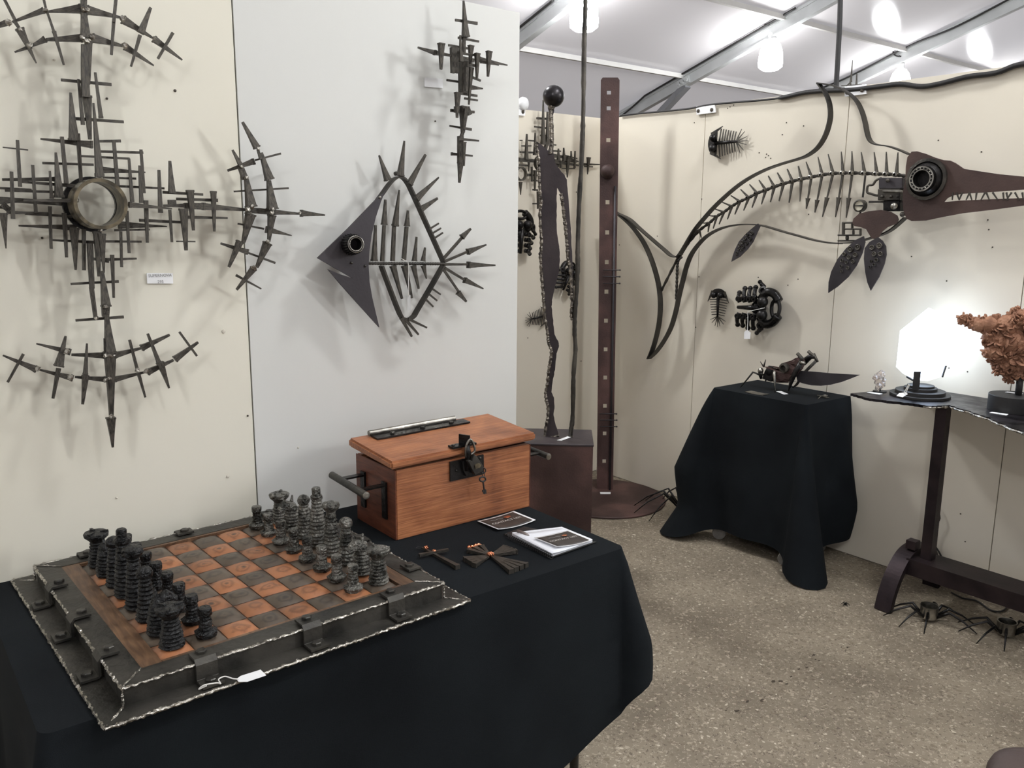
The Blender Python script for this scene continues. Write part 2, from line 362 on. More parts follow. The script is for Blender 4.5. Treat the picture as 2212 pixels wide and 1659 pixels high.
for y in PURL:
    ti += 1
    bm = nb(); z = rz(y)-.055; box(bm, ((X0+X1)/2+4, y, z+.01), (28, .05, .06)); struct(fin('trim_%d' % ti, bm, M_purlin))
# side wall of the tent, white vinyl valance below the eave
bm = nb(); box(bm, (5, 12.4, 1.6), (36, .03, 3.4)); struct(fin('wall_tent_far', bm, M_fabric))
# knee brace below beam
def roofhit(q, off=0):
    return hit(q, (0, 0, RA-off), (0, RS, 1))
p1 = onx((1484, 184), 9.72); p2 = onx((1411, 262), 9.72)
bm = nb(); bar(bm, p1, p1+(p2-p1)*1.6, .12, .12, .08); fo = fin('knee_brace', bm, mat('grey_brace_steel', (120, 121, 124), (132, 133, 136), 4, .5, .3)); tag(fo, 'grey steel knee brace under the roof beam above the rusty column', 'brace')
bm = nb(); c = onx((1482, 178), 9.72); box(bm, c, (.14, .10, .22), (V((1, 0, 0)), snor, sdir))
for k in range(3): lathe(bm, [(.03, 0), (.03, .03)], 6, axm(c+sdir*(-.07+.07*k)+V((-.07, 0, 0)), (-1, 0, 0)))
fin('bracket', bm, M_alu, fo)
# black power cables clipped along the beams
for nm, bx_, pth, lab in (('power_cable', 6.46-.06, [(1090, 80), (1125, 42), (1160, 20), (1195, -8)], 'black cable on the roof beam at the upper left of the tent'),
                     ('power_cable', 9.72-.07, [(1335, 256), (1365, 232), (1400, 200), (1437, 166), (1465, 150), (1550, 110), (1632, 53), (1665, 25), (1720, -4)], 'black cable on the roof beam above the rusty column'),
                     ('power_cable', 12.8-.07, [(1755, 196), (1820, 172), (1918, 122), (1945, 103), (1968, 95), (2060, 60), (2180, -2)], 'black cable on the roof beam at the upper right')):
    bm = nb(); pp_ = smoothpath([onx(q, bx_) for q in pth], 5)
    for p in pp_: p.z = min(p.z, rz(p.y)-.03)
    tube(bm, pp_, .013, 6); o = fin(nm, bm, M_cable, None, True); tag(o, lab, 'cable', 'power cables on the roof beams')
# pendant lamps
def lamp(x, y, z, label, cable=True, r=.155, glow=None):
    top = rz(y)-BH-.02
    t = thing('pendant_lamp', label, 'lamp', (x, y, z), 'pendant lamps hung from the roof beams')
    bm = nb(); M = Matrix.Translation((x, y, z))
    lathe(bm, [(.03, .20), (.075, .185), (.115, .14), (.142, .06), (r, -.06), (r*.97, -.13), (.10, -.17), (.02, -.185)], 20, M); fin('globe', bm, glow or (M_lampfar if y > 6 else M_lampglow), t, True)
    bm = nb(); lathe(bm, [(.082, .186), (.078, .20), (.05, .215), (.05, .26), (.03, .30), (.012, .31)], 12, M); fin('socket', bm, M_card, t, True)
    bm = nb(); tube(bm, [(x, y, z+.30), (x, y, top)], .005, 5); fin('suspension_wire', bm, M_steel, t)
    if cable:
        bm = nb(); tube(bm, smoothpath([(x, y, z+.31), (x-.02, y+.03, z+.40), (x+.03, y-.03, z+.52), (x-.03, y+.03, z+.62), (x+.01, y, z+.50), (x-.02, y-.02, z+.38)], 5), .014, 6); fin('coiled_cord', bm, M_cable, t, True)
        bm = nb(); tube(bm, smoothpath([(x-.03, y, z+.38), (x-.06, y+.10, z+.42), (x-.08, y+.14, z+.6), (x-.08, y+.2, z+.85), (x-.08, y+.32, z+.92)], 5), .011, 6)
        tube(bm, [(x-.08, y+.145, z+.52), (x-.08, y+.15, z+.72)], .022, 6); fin('plug_cord', bm, M_cable, t, True)
    return t
def lampat(q, x, y):
    p = onx(q, x); return (x, p.y if y is None else y, p.z)
lamp(*lampat((1262, 30), 6.46, None), 'glowing pendant lamp behind the tip of the figure\'s spear')
lamp(*lampat((1665, 122), 9.72, None), 'glowing pendant lamp hanging over the marlin sculpture\'s tail, in the middle of the ceiling')
lamp(*lampat((1944, 180), 12.8, None), 'glowing pendant lamp half hidden by the top of the right wall')
_p4 = onx((1944, 180), 12.8)
for i, (x, y, z) in enumerate([(15.95, _p4.y, _p4.z), (2.5, 4.8, 4.05), (.16, 6.9, 3.75), (5.6, -2.0, 3.4), (7.5, -3.5, 3.4), (9.7, -5.2, 3.4), (1.6, -1.6, 5.2), (-3.3, -2.0, 4.6), (3.2, .9, 4.6)]):  # unseen; mostly inferred from shadows, the last added to brighten the rear wall
    lamp(x, y, z, 'glowing pendant lamp outside the view, one of the inferred and added lamps', False)  # row of three in line: one inferred, multiplied to strengthen left wall shadows
# connector plates clipped on the panel joints
def clip(q0, q1, plane, lab):
    P_ = [plane((q0[0], q0[1])), plane((q1[0], q0[1])), plane((q1[0], q1[1])), plane((q0[0], q1[1]))]
    a = plane(q0); b = plane(q1); return a, b
def joint_plate(corners, const, lab, holes, horiz='y'):
    f = (lambda q: onx(q, const)) if horiz == 'y' else (lambda q: ony(q, const))
    n = V((-1, 0, 0)) if horiz == 'y' else V((0, -1, 0))
    t = thing('joint_plate', lab, 'bracket', f(corners[3]))
    bm = nb(); plate(bm, [f(c) for c in corners], n, .012); fin('plate', bm, M_card, t)
    for h in holes:
        bm = nb(); lathe(bm, [(.011, 0), (.011, .004), (.004, .007)], 8, axm(f(h)+n*.006, n)); fin('screw', bm, M_dot, t)
    return t
joint_plate([(1505, 230), (1545, 227), (1546, 243), (1506, 248)], XR-.012, 'white joint plate with two screws on top of the right wall above the small trilobite', [(1510, 240), (1539, 237.5)])
joint_plate([(1826, 187), (1871, 182), (1872, 203), (1826, 209)], XR-.012, 'white joint plate behind the marlin\'s dorsal fin on top of the right wall', [(1832, 200), (1864, 195)])
t = joint_plate([(1113, 235), (1134, 237), (1133, 250), (1112, 249)], YB-.012, 'white joint plate with a round clip at the left end of the rear wall top', [(1128, 242)], 'x')
bm = nb(); lathe(bm, [(.034, -.02), (.04, 0), (.034, .02)], 14, axm(ony((1130, 224), YB-.02), (.3, -1, 0))); fin('round_clip', bm, M_card, t, True)
# wavy black cable along the top of the right wall
pts = [(1340, 250), (1375, 246), (1480, 236), (1530, 227), (1590, 221), (1640, 217), (1690, 211), (1740, 200), (1790, 196), (1840, 194), (1900, 187), (1945, 182), (1990, 187), (2030, 181), (2090, 166), (2150, 158), (2190, 143), (2225, 136)]
bm = nb(); tube(bm, smoothpath([onx(q, XR-.014) for q in pts], 5), [.006]*30+[.012]*(5*17+1-30), 7); tag(fin('wall_cable', bm, M_cable, None, True), 'thick black cable snaking along the top of the right wall', 'cable')
bm = nb(); tube(bm, smoothpath([onx(q, XR+.35) for q in ((1816, -60), (1814, 40), (1810, 120), (1806, 190), (1805, 215))], 4), .014, 7); tag(fin('drop_cable', bm, M_cable, None, True), 'black cable dropping straight from the ceiling behind the right wall', 'cable')
# spike sculpture on the far face of the right wall, its tips showing above
# ================================================================== NAIL WORK
_nails = {}
def nailmesh(r, head):
    r = min((.15, .25, .4, .6, .85, 1.0), key=lambda a: abs(a-r)); k = (r, head)
    if k in _nails: return _nails[k]
    bm = nb()
    def blk(z0, z1, a, b):
        quadbox(bm, [V((i*w/2, j*w*.42, z)) for z, w in ((z0, a), (z1, b)) for i, j in ((-1, -1), (1, -1), (1, 1), (-1, 1))])
    if head:
        blk(0, .05, 1.12, 1.12); blk(.05, .5, 1.0, (1+r)/2*.97); blk(.5, 1, (1+r)/2*.97, r)
    else:
        blk(0, .5, 1, (1+r)/2); blk(.5, 1, (1+r)/2, r)
    me = bpy.data.meshes.new('cut_nail'); bmesh.ops.recalc_face_normals(bm, faces=bm.faces); bm.to_mesh(me); bm.free()
    me.materials.append(M_iron); _nails[k] = me; return me
def nail(parent, a, b, w0, w1, n, name='cut_nail', head=None, mt=None):
    "square tapered nail from a (width w0) to b (width w1); n = outward normal it faces"
    if w1 > w0: a, b, w0, w1 = b, a, w1, w0
    if head is None: head = w1 < .62*w0
    d = b-a; L = d.length; d = d/L
    x = V(n).cross(d).normalized(); y = d.cross(x)
    M = Matrix((x*w0, y*w0, d*L)).transposed().to_4x4(); M.translation = a
    o = bpy.data.objects.new(name, nailmesh(w1/w0, head)); COL.objects.link(o)
    o.parent = parent; o.matrix_parent_inverse = PINV[parent.name]; o.matrix_basis = M
    return o
def nails(parent, Z, lst, surf, n, off=.05, wk=1.1, layer=.014, jit=.006):
    for e in lst:
        x1, y1, x2, y2, w0, w1 = e[:6]
        f = off+(layer if abs(y2-y1) > abs(x2-x1) else 0)+random.uniform(-jit, jit)+(e[6] if len(e) > 6 else 0)
        a = surf(Z(x1, y1), f); b = surf(Z(x2, y2), f)
        s = mpp(a)/Z.s*wk
        nail(parent, a, b, w0*s, w1*s, n)
class Zm:
    def __init__(s, ox, oy, sc): s.ox, s.oy, s.s = ox, oy, sc
    def __call__(s, x, y): return (s.ox+x/s.s, s.oy+y/s.s)
SL = lambda q, f: ony(q, YL-f)      # left wall, f metres proud
SB = lambda q, f: ony(q, YB-f)
SR = lambda q, f: onx(q, XR-f)
NL, NR = V((0, -1, 0)), V((-1, 0, 0))
# ------------------------------------------------------------------ large nail star on the left wall
st = thing('nail_star_sculpture', 'large cross-shaped wall sculpture of welded nails around a steel ring', 'sculpture', (.42, YL-.05, .75))
Z1, Z2, Z3, Z4 = Zm(0, 0, 3.95), Zm(0, 260, 4.254), Zm(0, 560, 3.95), Zm(440, 240, 4.146)
nails(st, Z1, [
 (75,188,-60,235,45,30),(375,88,105,188,40,14),(690,75,405,100,60,16),(740,85,1040,152,60,16),(1045,165,1310,328,55,16),(1310,330,1555,512,45,12),
 (705,325,395,338,55,18),(385,335,265,395,45,22),(265,395,125,445,30,14),(785,325,1065,397,60,18),(1065,397,1312,560,45,12),
 (125,165,20,-40,22,18),(165,240,310,540,55,10),(130,190,170,250,25,20),(365,-40,400,110,18,16),(405,110,460,270,14,18),(460,265,545,555,25,14),
 (992,-40,970,190,22,22),(970,190,950,468,22,16),(1200,280,1285,65,50,22),(1195,300,1118,568,25,18),(1475,280,1348,500,22,16),
 (715,-60,712,110,45,40),(730,320,715,110,65,40),(715,380,730,830,40,60),(755,350,750,720,50,35),(740,815,768,1190,60,25),
 (520,682,950,722,18,24),(668,675,708,1065,20,28),(812,618,862,1010,16,28),(630,1200,602,790,65,16),(850,1510,797,880,55,14,.03),
 (635,1012,1055,1040,24,20),(790,1235,345,1185,50,12),(840,1205,1030,1203,18,22)], SL, NL, .06)
nails(st, Z2, [
 (160,180,185,610,24,28),(25,248,258,272,10,12),(105,470,120,905,24,30),(300,410,330,850,22,26),(458,465,475,720,16,26),(545,710,512,295,65,20),
 (20,545,510,540,18,35),(-30,620,290,640,18,22),(45,645,510,658,20,20),(720,605,200,565,30,16),(390,392,860,408,20,20),(568,150,610,580,24,32),(715,120,745,560,30,26),
 (1045,180,1080,600,24,30),(915,285,1315,297,20,22),(745,328,1190,352,18,18),(1185,350,1215,750,20,30),(1295,268,1325,670,22,22),(1283,415,1300,760,22,32),
 (925,455,1335,478,50,14,-.02),(950,525,1250,535,16,18),(1085,605,1510,625,20,18),(1460,455,1475,850,22,34),(1580,670,1560,372,50,22),(1545,752,1615,752,40,40),
 (1495,660,1865,682,24,18),(1745,640,1778,1012,52,18),(1960,650,1970,1022,42,18),(1620,722,2000,735,20,26),(1500,785,1700,782,20,34),(1700,785,1860,790,40,55),(1860,790,2290,825,55,24),
 (1185,775,1580,812,45,14,.04),(1340,735,1355,1125,34,22),(1165,830,1187,1220,24,22),(1560,820,1580,1120,22,18),(1280,918,1690,937,26,20),(1685,810,1710,1195,60,20),(1620,1112,1795,1114,10,12),(1730,890,2090,897,26,18),
 (1090,960,1535,975,60,10,-.02),(1050,1010,1375,1003,18,14),(950,1112,1300,1115,20,18),(1110,1020,1118,1350,20,20),(965,1280,1255,1270,26,16),(1030,1235,1045,1630,30,20),
 (30,850,55,1178,55,10),(-40,740,215,740,60,30,-.02),(690,737,215,735,34,16,.04),(-30,722,640,768,40,40,-.02),(-30,800,100,805,20,20),(60,845,470,858,26,22),(720,885,230,860,24,14),
 (700,985,170,968,50,12,-.02),(458,790,470,1180,26,24),(590,850,612,1260,36,24),(680,985,695,1375,65,14),(770,1000,772,1378,30,22),(475,1100,860,1120,18,26),(825,1130,845,1545,44,34),
 (890,1020,910,1435,55,22),(935,1040,955,1400,52,14,.04),(650,1503,1090,1480,18,22),(845,1270,1000,1300,24,20),(20,770,90,830,50,40)], SL, NL, .06)
nails(st, Z3, [
 (780,240,815,500,32,26),(905,405,870,100,62,30),(900,405,900,490,55,45),(940,800,910,490,75,35),(895,675,900,800,18,22),(938,800,950,1345,75,25),(945,1350,962,1605,60,16),
 (645,522,1055,492,16,22),(600,792,310,720,45,14),(890,820,610,815,45,20),(975,820,1200,760,45,20),(1205,758,1447,645,45,18),
 (312,940,25,820,50,14),(620,1015,320,938,45,14),(900,1025,640,1005,40,16),(975,1025,1230,965,40,18),(1255,965,1480,860,45,16),(1490,855,1690,708,45,18),
 (200,808,65,1050,20,16),(500,915,560,655,60,16),(500,930,452,1188,32,20),(742,718,728,985,16,32),(730,990,705,1238,45,18),(1105,688,1175,955,16,22),(1180,970,1240,1178,24,14),
 (1260,635,1355,880,16,30),(1365,880,1443,1100,50,14),(1530,620,1680,825,16,16)], SL, NL, .06)
nails(st, Z4, [
 (478,330,347,98,48,18),(485,345,510,430,20,22),(590,615,512,372,62,22),(615,880,582,620,75,30),(380,885,620,905,45,45),(630,905,870,920,40,20),(870,915,1085,932,50,16),
 (610,930,582,1170,55,25),(572,1180,475,1400,60,22),(450,1405,295,1600,45,18),(345,510,258,348,38,18),(330,500,372,610,35,48),(425,860,380,600,75,25),(420,920,355,1175,70,25),(325,1165,225,1397,50,18),
 (450,450,215,533,45,18),(460,440,690,380,14,16),(270,720,760,690,14,16),(305,1008,540,1055,14,16),(560,1060,788,1115,50,10),(152,1185,395,1262,20,42),(400,1270,640,1360,16,18),(290,1470,515,1592,20,14)], SL, NL, .06)
# ring: front rim at 0.13 m from the wall, dark backing ring behind
def ring_tube(bm, c, n, r, t, L, seg=40):
    M = axm(c, n)
    A = lathe(bm, [(r, -L/2), (r, L/2), (r-t, L/2), (r-t, -L/2), (r, -L/2)], seg, M, caps=False)
    bmesh.ops.remove_doubles(bm, verts=bm.verts, dist=1e-5)
cR = SL(Z2(930, 768), .14); rr = 230/4.254*mpp(cR)
M_ringbrass = mat('worn_ring_steel', (70, 66, 58), (140, 128, 104), 30, .32, .7, .1, 60)
bm = nb(); ring_tube(bm, cR+V((0, .035, 0)), NL, rr, .008, .07); fin('steel_ring', bm, M_ringbrass, st, True, 'bright-edged steel ring', .5)
cB = V((cR.x, YL-.045, cR.z)); bm = nb(); ring_tube(bm, cB, NL, rr*1.12, rr*.22, .012); fin('backing_ring', bm, M_black, st, True, ang=.5)
# weld blobs at the joints
bm = nb()
for z_, l in ((Z1, ((710,80),(740,85),(705,320),(735,345),(780,315),(1045,160),(1065,390),(1315,325),(75,190),(390,85),(170,250),(250,385),(855,1510))), (Z3, ((935,820),(975,820),(905,820),(935,1015),(900,1030),(1250,955),(950,1345),(905,400),(600,1005),(570,790),(320,935),(1170,945),(820,500))), (Z4, ((435,855),(400,880),(420,925),(620,880),(610,910),(490,335),(340,500),(575,1170),(450,1405),(385,595),(865,915))), (Z2, ((700,735),(1175,765),(910,540),(920,1010)))):
    for q in l:
        p = SL(z_(*q), .085); ball(bm, p, .007*random.uniform(.7, 1.2), 1, jit=.25)
o = fin('weld_beads', bm, M_weld, st); o['kind'] = 'stuff'
# label card
def card(name, corners, n, t, label, mt=M_card, cat='card', text=None):
    bm = nb(); plate(bm, corners, n, t); o = fin(name, bm, mt); tag(o, label, cat); return o
def put_text(parent, s, c, ux, uy, size, mt, name='lettering'):
    me = text_mesh(s, size); n = ux.cross(uy)
    M = Matrix((ux, uy, n)).transposed().to_4x4(); M.translation = c
    me.transform(M); return meshobj(name, me, mt, parent)
f = .004
cs = [SL(q, f) for q in ((316.5, 590), (373, 590), (374, 612.5), (318, 612.5))]
o = card('label_card', cs, NL, .002, 'small white printed label card between the nail star and the fish')
c0 = (cs[0]+cs[1]+cs[2]+cs[3])/4
put_text(o, 'SUPERNOVA', c0+V((0, -.003, .0075)), V((1, 0, 0)), V((0, 0, 1)), .0105, M_ink)
put_text(o, '295', c0+V((0, -.003, -.009)), V((1, 0, 0)), V((0, 0, 1)), .0105, M_ink)
# ------------------------------------------------------------------ fish
fs = thing('fish_sculpture', 'diamond-shaped steel fish with nail bones and a bearing eye on the white panel', 'sculpture', (1.2, YL-.03, 1.3))
Z5 = Zm(660, 280, 3.607)
F = .05
head = [(90,1000),(330,768),(545,545),(600,500),(622,470),(585,560),(545,680),(512,820),(494,950),(488,1060),(495,1180),(515,1300),(545,1430),(572,1540),(400,1350),(270,1205),(172,1088),(270,1128),(366,1158),(220,1075)]
bm = nb(); plate(bm, [SL(Z5(*q), F+.012) for q in head], NL, .006); fin('head_plate', bm, M_plate, fs, label='flat dark steel head plate with an open mouth')
def strapf(parent, name, Z, pts, surf, n, off, t, d, mt, k=5):
    bm = nb(); ribbon(bm, smoothpath([surf(Z(*q), off) for q in pts], k), n, t, d); return fin(name, bm, mt, parent)
strapf(fs, 'upper_strap', Z5, [(560,550),(600,495),(650,425),(690,385),(725,370),(760,378),(795,420),(830,490),(950,755),(1075,1035)], SL, NL, F-.01, .005, .026, M_iron2)
strapf(fs, 'lower_strap', Z5, [(590,1062),(660,1250),(735,1440),(765,1470),(800,1478),(840,1455),(870,1405),(970,1235),(1075,1050)], SL, NL, F-.01, .006, .026, M_iron2)
bm = nb(); a, b = SL(Z5(470, 1042), F), SL(Z5(1080, 1046), F)
tube(bm, [a+(b-a)*i/60 for i in range(61)], [.0052 if i % 2 else .0040 for i in range(61)], 8); fin('spine', bm, M_iron2, fs, label='ribbed reinforcing-bar spine')
nails(fs, Z5, [(535,1025,545,745,40,14),(597,1025,612,745,27,22),(612,742,622,545,38,14),(678,1025,690,750,30,24),(698,752,730,470,42,12),(765,1020,787,755,30,24),(790,752,798,630,36,12),(848,1025,865,835,32,12),(915,1025,932,918,30,12),
 (680,1060,752,1318,40,14),(770,1060,828,1313,40,16),(840,1060,882,1240,34,12),(918,1060,942,1162,32,10),
 (642,395,573,200,46,14),(738,362,770,88,46,12),(808,425,935,195,42,14),(862,540,1038,372,44,12),(895,622,1028,535,42,20),(965,775,1038,730,14,11),(982,812,1055,768,14,11),(998,850,1070,803,14,11),
 (985,1238,1052,1285,14,11),(960,1280,1025,1333,14,11),(935,1320,995,1380,14,11),(745,1465,828,1612,26,14),(775,1475,880,1597,24,14),(800,1475,945,1543,22,14),
 (1075,1005,1225,835,20,20),(1217,838,1287,772,38,14),(1085,1027,1265,950,20,16),(1262,952,1408,897,42,12),(1080,1050,1265,1050,20,18),(1265,1054,1478,1057,46,10),(1085,1078,1245,1175,20,18),(1238,1172,1385,1240,40,12),(1075,1090,1195,1265,18,14),(1188,1268,1253,1340,36,14)], SL, NL, F, 1, 0, .002)
# bearing eye
e0 = SL(Z5(345, 895), F+.015); e1 = SL(Z5(391, 893), F+.062); mp_ = mpp(e0)/3.607; M = axm(e0, e1-e0); L = (e1-e0).length
bm = nb(); lathe(bm, [(74*mp_, 0), (80*mp_, L*.25), (66*mp_, L), (52*mp_, L*1.02), (50*mp_, L*.2)], 36, M, caps=False); fin('eye_bearing', bm, M_black, fs, True, ang=.5)
for i in range(24):
    a = i*math.pi/12; bm = nb(); d0 = V((math.cos(a), math.sin(a), 0)); tube(bm, [M @ (d0*80*mp_+V((0, 0, L*.2))), M @ (d0*70*mp_+V((0, 0, L*.92)))], 6*mp_, 6); fin('roller', bm, M_black, fs, True)
bm = nb(); lathe(bm, [(66*mp_, L*.99), (66*mp_, L*1.05), (60*mp_, L*1.06), (58*mp_, L*1.0)], 36, M, caps=False); lathe(bm, [(54*mp_, L*.99), (53*mp_, L*1.06), (47*mp_, L*1.05), (45*mp_, L*.9)], 36, M, caps=False); fin('eye_rim', bm, M_steel, fs, True, ang=.6)
for q in ((357, 1038), (465, 1062), (580, 527)):
    bm = nb(); ball(bm, SL(Z5(*q), F+.016), .0042, 2); fin('rivet', bm, M_bolt if q[0] < 500 else M_steel, fs, True)
bm = nb(); c = SL(Z5(712, 342), F); lathe(bm, [(.003, -.009), (.0066, -.009), (.0066, .009), (.003, .009)], 12, axm(c, NL), jit=.08); fin('weld_curl', bm, M_iron, fs)
pt = thing('price_tag', 'small grey price tag hanging on a white string from the fish spine', 'tag', SL(Z5(805, 1345), F))
bm = nb(); tube(bm, smoothpath([SL(Z5(*q), F+.02) for q in ((748,1005),(775,1020),(797,1032),(803,1090),(802,1200),(805,1300))], 5), .0011, 5); fin('string', bm, M_string, pt)
bm = nb(); plate(bm, [SL(Z5(*q), F+.018) for q in ((792,1292),(818,1290),(818,1410),(792,1410))], NL, .001); fin('paper', bm, M_greytag, pt)
# ------------------------------------------------------------------ cross at the free end of the left wall
cr = thing('nail_cross_sculpture', 'tall narrow cross of welded nails at the upper right end of the white panel', 'sculpture', (1.57, YL-.05, 1.9))
Z6 = Zm(860, 0, 4.046)
nails(cr, Z6, [(590,325,572,5,50,14),(500,175,690,205,16,22),(525,330,705,363,18,14),(440,395,650,430,16,16),(550,540,543,308,30,10,.03),(575,330,575,470,24,24),
 (320,460,172,415,32,16),(320,460,500,493,32,14,.02),(700,518,955,570,36,10),(720,540,880,570,20,10,.02),(377,378,375,608,46,16,.02),(478,415,480,640,40,36),(510,420,510,640,30,26),(637,397,630,560,40,20,.02),(692,465,688,690,38,18,.03),(795,447,785,670,40,16,.02),
 (520,460,700,488,20,14,.04),(545,510,660,530,34,30),(600,560,700,580,30,16),(575,540,570,815,74,60),(600,590,595,800,28,22,.03),(640,590,618,915,32,16,.02),(610,660,720,705,18,14,.03),(425,700,545,718,16,16),(625,765,740,775,38,10),(540,815,690,838,20,16,.03),(580,860,695,878,16,14),
 (520,808,515,1030,42,16,.02),(460,965,665,980,22,20),(512,930,512,985,36,36),(602,935,625,1005,28,36),(575,930,565,1160,66,22),(590,950,575,1130,30,18,.02),(450,1100,640,1132,14,20),(570,1140,548,1210,24,26),(545,1190,540,1420,42,36),(525,1215,705,1230,22,12,.02),(575,1240,575,1450,30,14,.02),(465,1345,650,1362,22,12),(545,1420,535,1597,40,16)], SL, NL, .07)
bm = nb(); plate(bm, [SL(Z6(*q), .003) for q in ((230,680),(390,690),(390,772),(230,757))], NL, .002); tag(fin('blank_card', bm, M_card), 'blank white card pinned left of the nail cross', 'card')
# ================================================================== REAR WALL ART
rc = thing('nail_star_sculpture', 'smaller nail star with two rings on the rear wall behind the standing figure', 'sculpture', (3.5, YB-.04, 1.6))
ZA, ZB = Zm(1100, 140, 3.95), Zm(1100, 540, 3.95)
nails(rc, ZA, [(288,680,290,300,32,10),(325,690,325,400,26,12),(235,455,355,465,16,16),(215,528,325,542,12,14),(265,602,330,605,12,12),(145,810,150,590,28,10),(220,770,222,580,24,10),(105,692,188,692,10,10),(90,645,112,645,9,9),(160,645,225,650,11,11),
 (92,745,220,750,14,14),(85,810,215,820,28,22),(85,855,170,862,10,10),(97,1000,97,1110,22,7),(168,830,165,910,16,8),(192,870,195,995,14,14),(150,940,245,945,20,12),(222,900,218,1075,24,8),(195,985,245,990,12,12),(200,1065,245,1070,12,12),(250,1080,250,1230,24,20),(200,1185,245,1185,10,10),
 (330,620,300,760,26,20),(380,735,440,738,12,10),(420,715,420,820,12,24),(468,820,465,708,24,10),(380,825,600,860,30,14),(600,850,775,851,22,10),(470,775,580,800,14,10),(528,735,530,800,10,14),(562,735,558,880,10,16),(500,810,495,962,28,8),(440,820,440,880,18,14),(450,885,560,885,10,10),(678,790,668,935,26,8),(640,868,712,870,10,10),(570,820,590,825,10,10),(380,683,400,685,10,10),(340,770,480,790,30,20),(490,800,570,830,40,20),(330,850,420,860,20,20)], SB, NL, .04)
for (x, y, r) in ((100, 930, 58), (268, 840, 66)):
    c = SB(ZA(x, y), .06); bm = nb(); ring_tube(bm, c, NL, r/3.95*mpp(c), .008, .022, 28); fin('steel_ring', bm, M_iron, rc, True, ang=.5)
def scrap_trilobite(c, ux, uy, n, S, label, knuck, name='scrap_trilobite_sculpture', tagit=None, seed=1):
    "trilobite built from machine parts: two ball eyes, curved cheek pipes, rows of rocker-arm legs. ux = towards head"
    random.seed(seed)
    t = thing(name, label, 'sculpture', c)
    P = lambda a, b, h: c+ux*a*S+uy*b*S+n*h*S
    bm = nb(); ball(bm, P(-.1, 0, .12), S*.3, 2, (1, 1, 1), None, .06); 
    for v in bm.verts: v.co = P(0, 0, 0)+(v.co-P(0, 0, 0))
    fin('body_core', bm, M_black, t, True)
    for s in (-1, 1):
        bm = nb(); ball(bm, P(.30, .25*s, .46), S*.21, 3); fin('ball_eye', bm, M_black, t, True, 'polished steel ball eye')
        bm = nb(); tube(bm, smoothpath([P(.05, .35*s, .2), P(.3, .62*s, .22), P(.62, .55*s, .2), P(.85, .28*s, .2)], 5), [S*.17]*16, 10); fin('cheek_pipe', bm, M_black, t, True)
        bm = nb(); lathe(bm, [(S*.14, 0), (S*.17, S*.12), (S*.09, S*.13), (S*.07, S*.02)], 14, axm(P(.18, .66*s, .25), n+uy*.4*s), caps=False); fin('pipe_mouth', bm, M_black, t, True, ang=.6)
        bm = nb(); tube(bm, [P(.1, .8*s, .15), P(-.12, 1.0*s, .12)], [S*.10, S*.07], 8); ball(bm, P(-.12, 1.0*s, .12), S*.09, 2); fin('horn', bm, M_black, t, True)
    bm = nb(); K = [P(.75+.18*math.cos(a), .34*math.sin(a), .25) for a in [i*2*math.pi/24 for i in range(24)]]; tube(bm, K, S*.07, 8, closed=True); fin('snout_ring', bm, M_black, t, True)
    for i in range(knuck):
        for s in (-1, 1):
            x = -.12-.25*i; y0 = .22; L = .60-.06*i+random.uniform(-.08, .08)
            bm = nb(); tube(bm, smoothpath([P(x, y0*s, .3), P(x-.06, (y0+L*.5)*s, .34), P(x-.16, (y0+L)*s, .15)], 4), [S*(.10-.004*k) for k in range(9)], 8)
            ball(bm, P(x-.16, (y0+L)*s, .15), S*.105, 2); ball(bm, P(x-.03, (y0+L*.35)*s, .36), S*.115, 2); fin('rocker_arm', bm, M_black, t, True)
            bm = nb(); lathe(bm, [(S*.06, 0), (S*.1, 0), (S*.1, S*.08), (S*.05, S*.08), (S*.05, S*.02)], 12, axm(P(x, (y0+.12)*s, .40), n)); fin('nut', bm, M_black, t, True, ang=.6)
    bm = nb(); tube(bm, [P(-1.0, 0, .25), P(.1, 0, .36)], [S*.07, S*.12], 8); fin('spine_rod', bm, M_black, t, True)
    random.seed(seed+50)
    return t
ex, ey, ez = V((1, 0, 0)), V((0, 1, 0)), V((0, 0, 1))
c = SB((1117, 500), .03); scrap_trilobite(c, ez, ex, NL, .135, 'dark scrap-metal trilobite on the rear wall half hidden by the left wall', 4, seed=3)
c = SB(ZB(480, 220), .03); scrap_trilobite(c, (ez*.9+ex*.4).normalized(), (ex*.9-ez*.4).normalized(), NL, .10, 'dark scrap-metal trilobite on the rear wall behind the figure\'s raised arm', 4, seed=4)
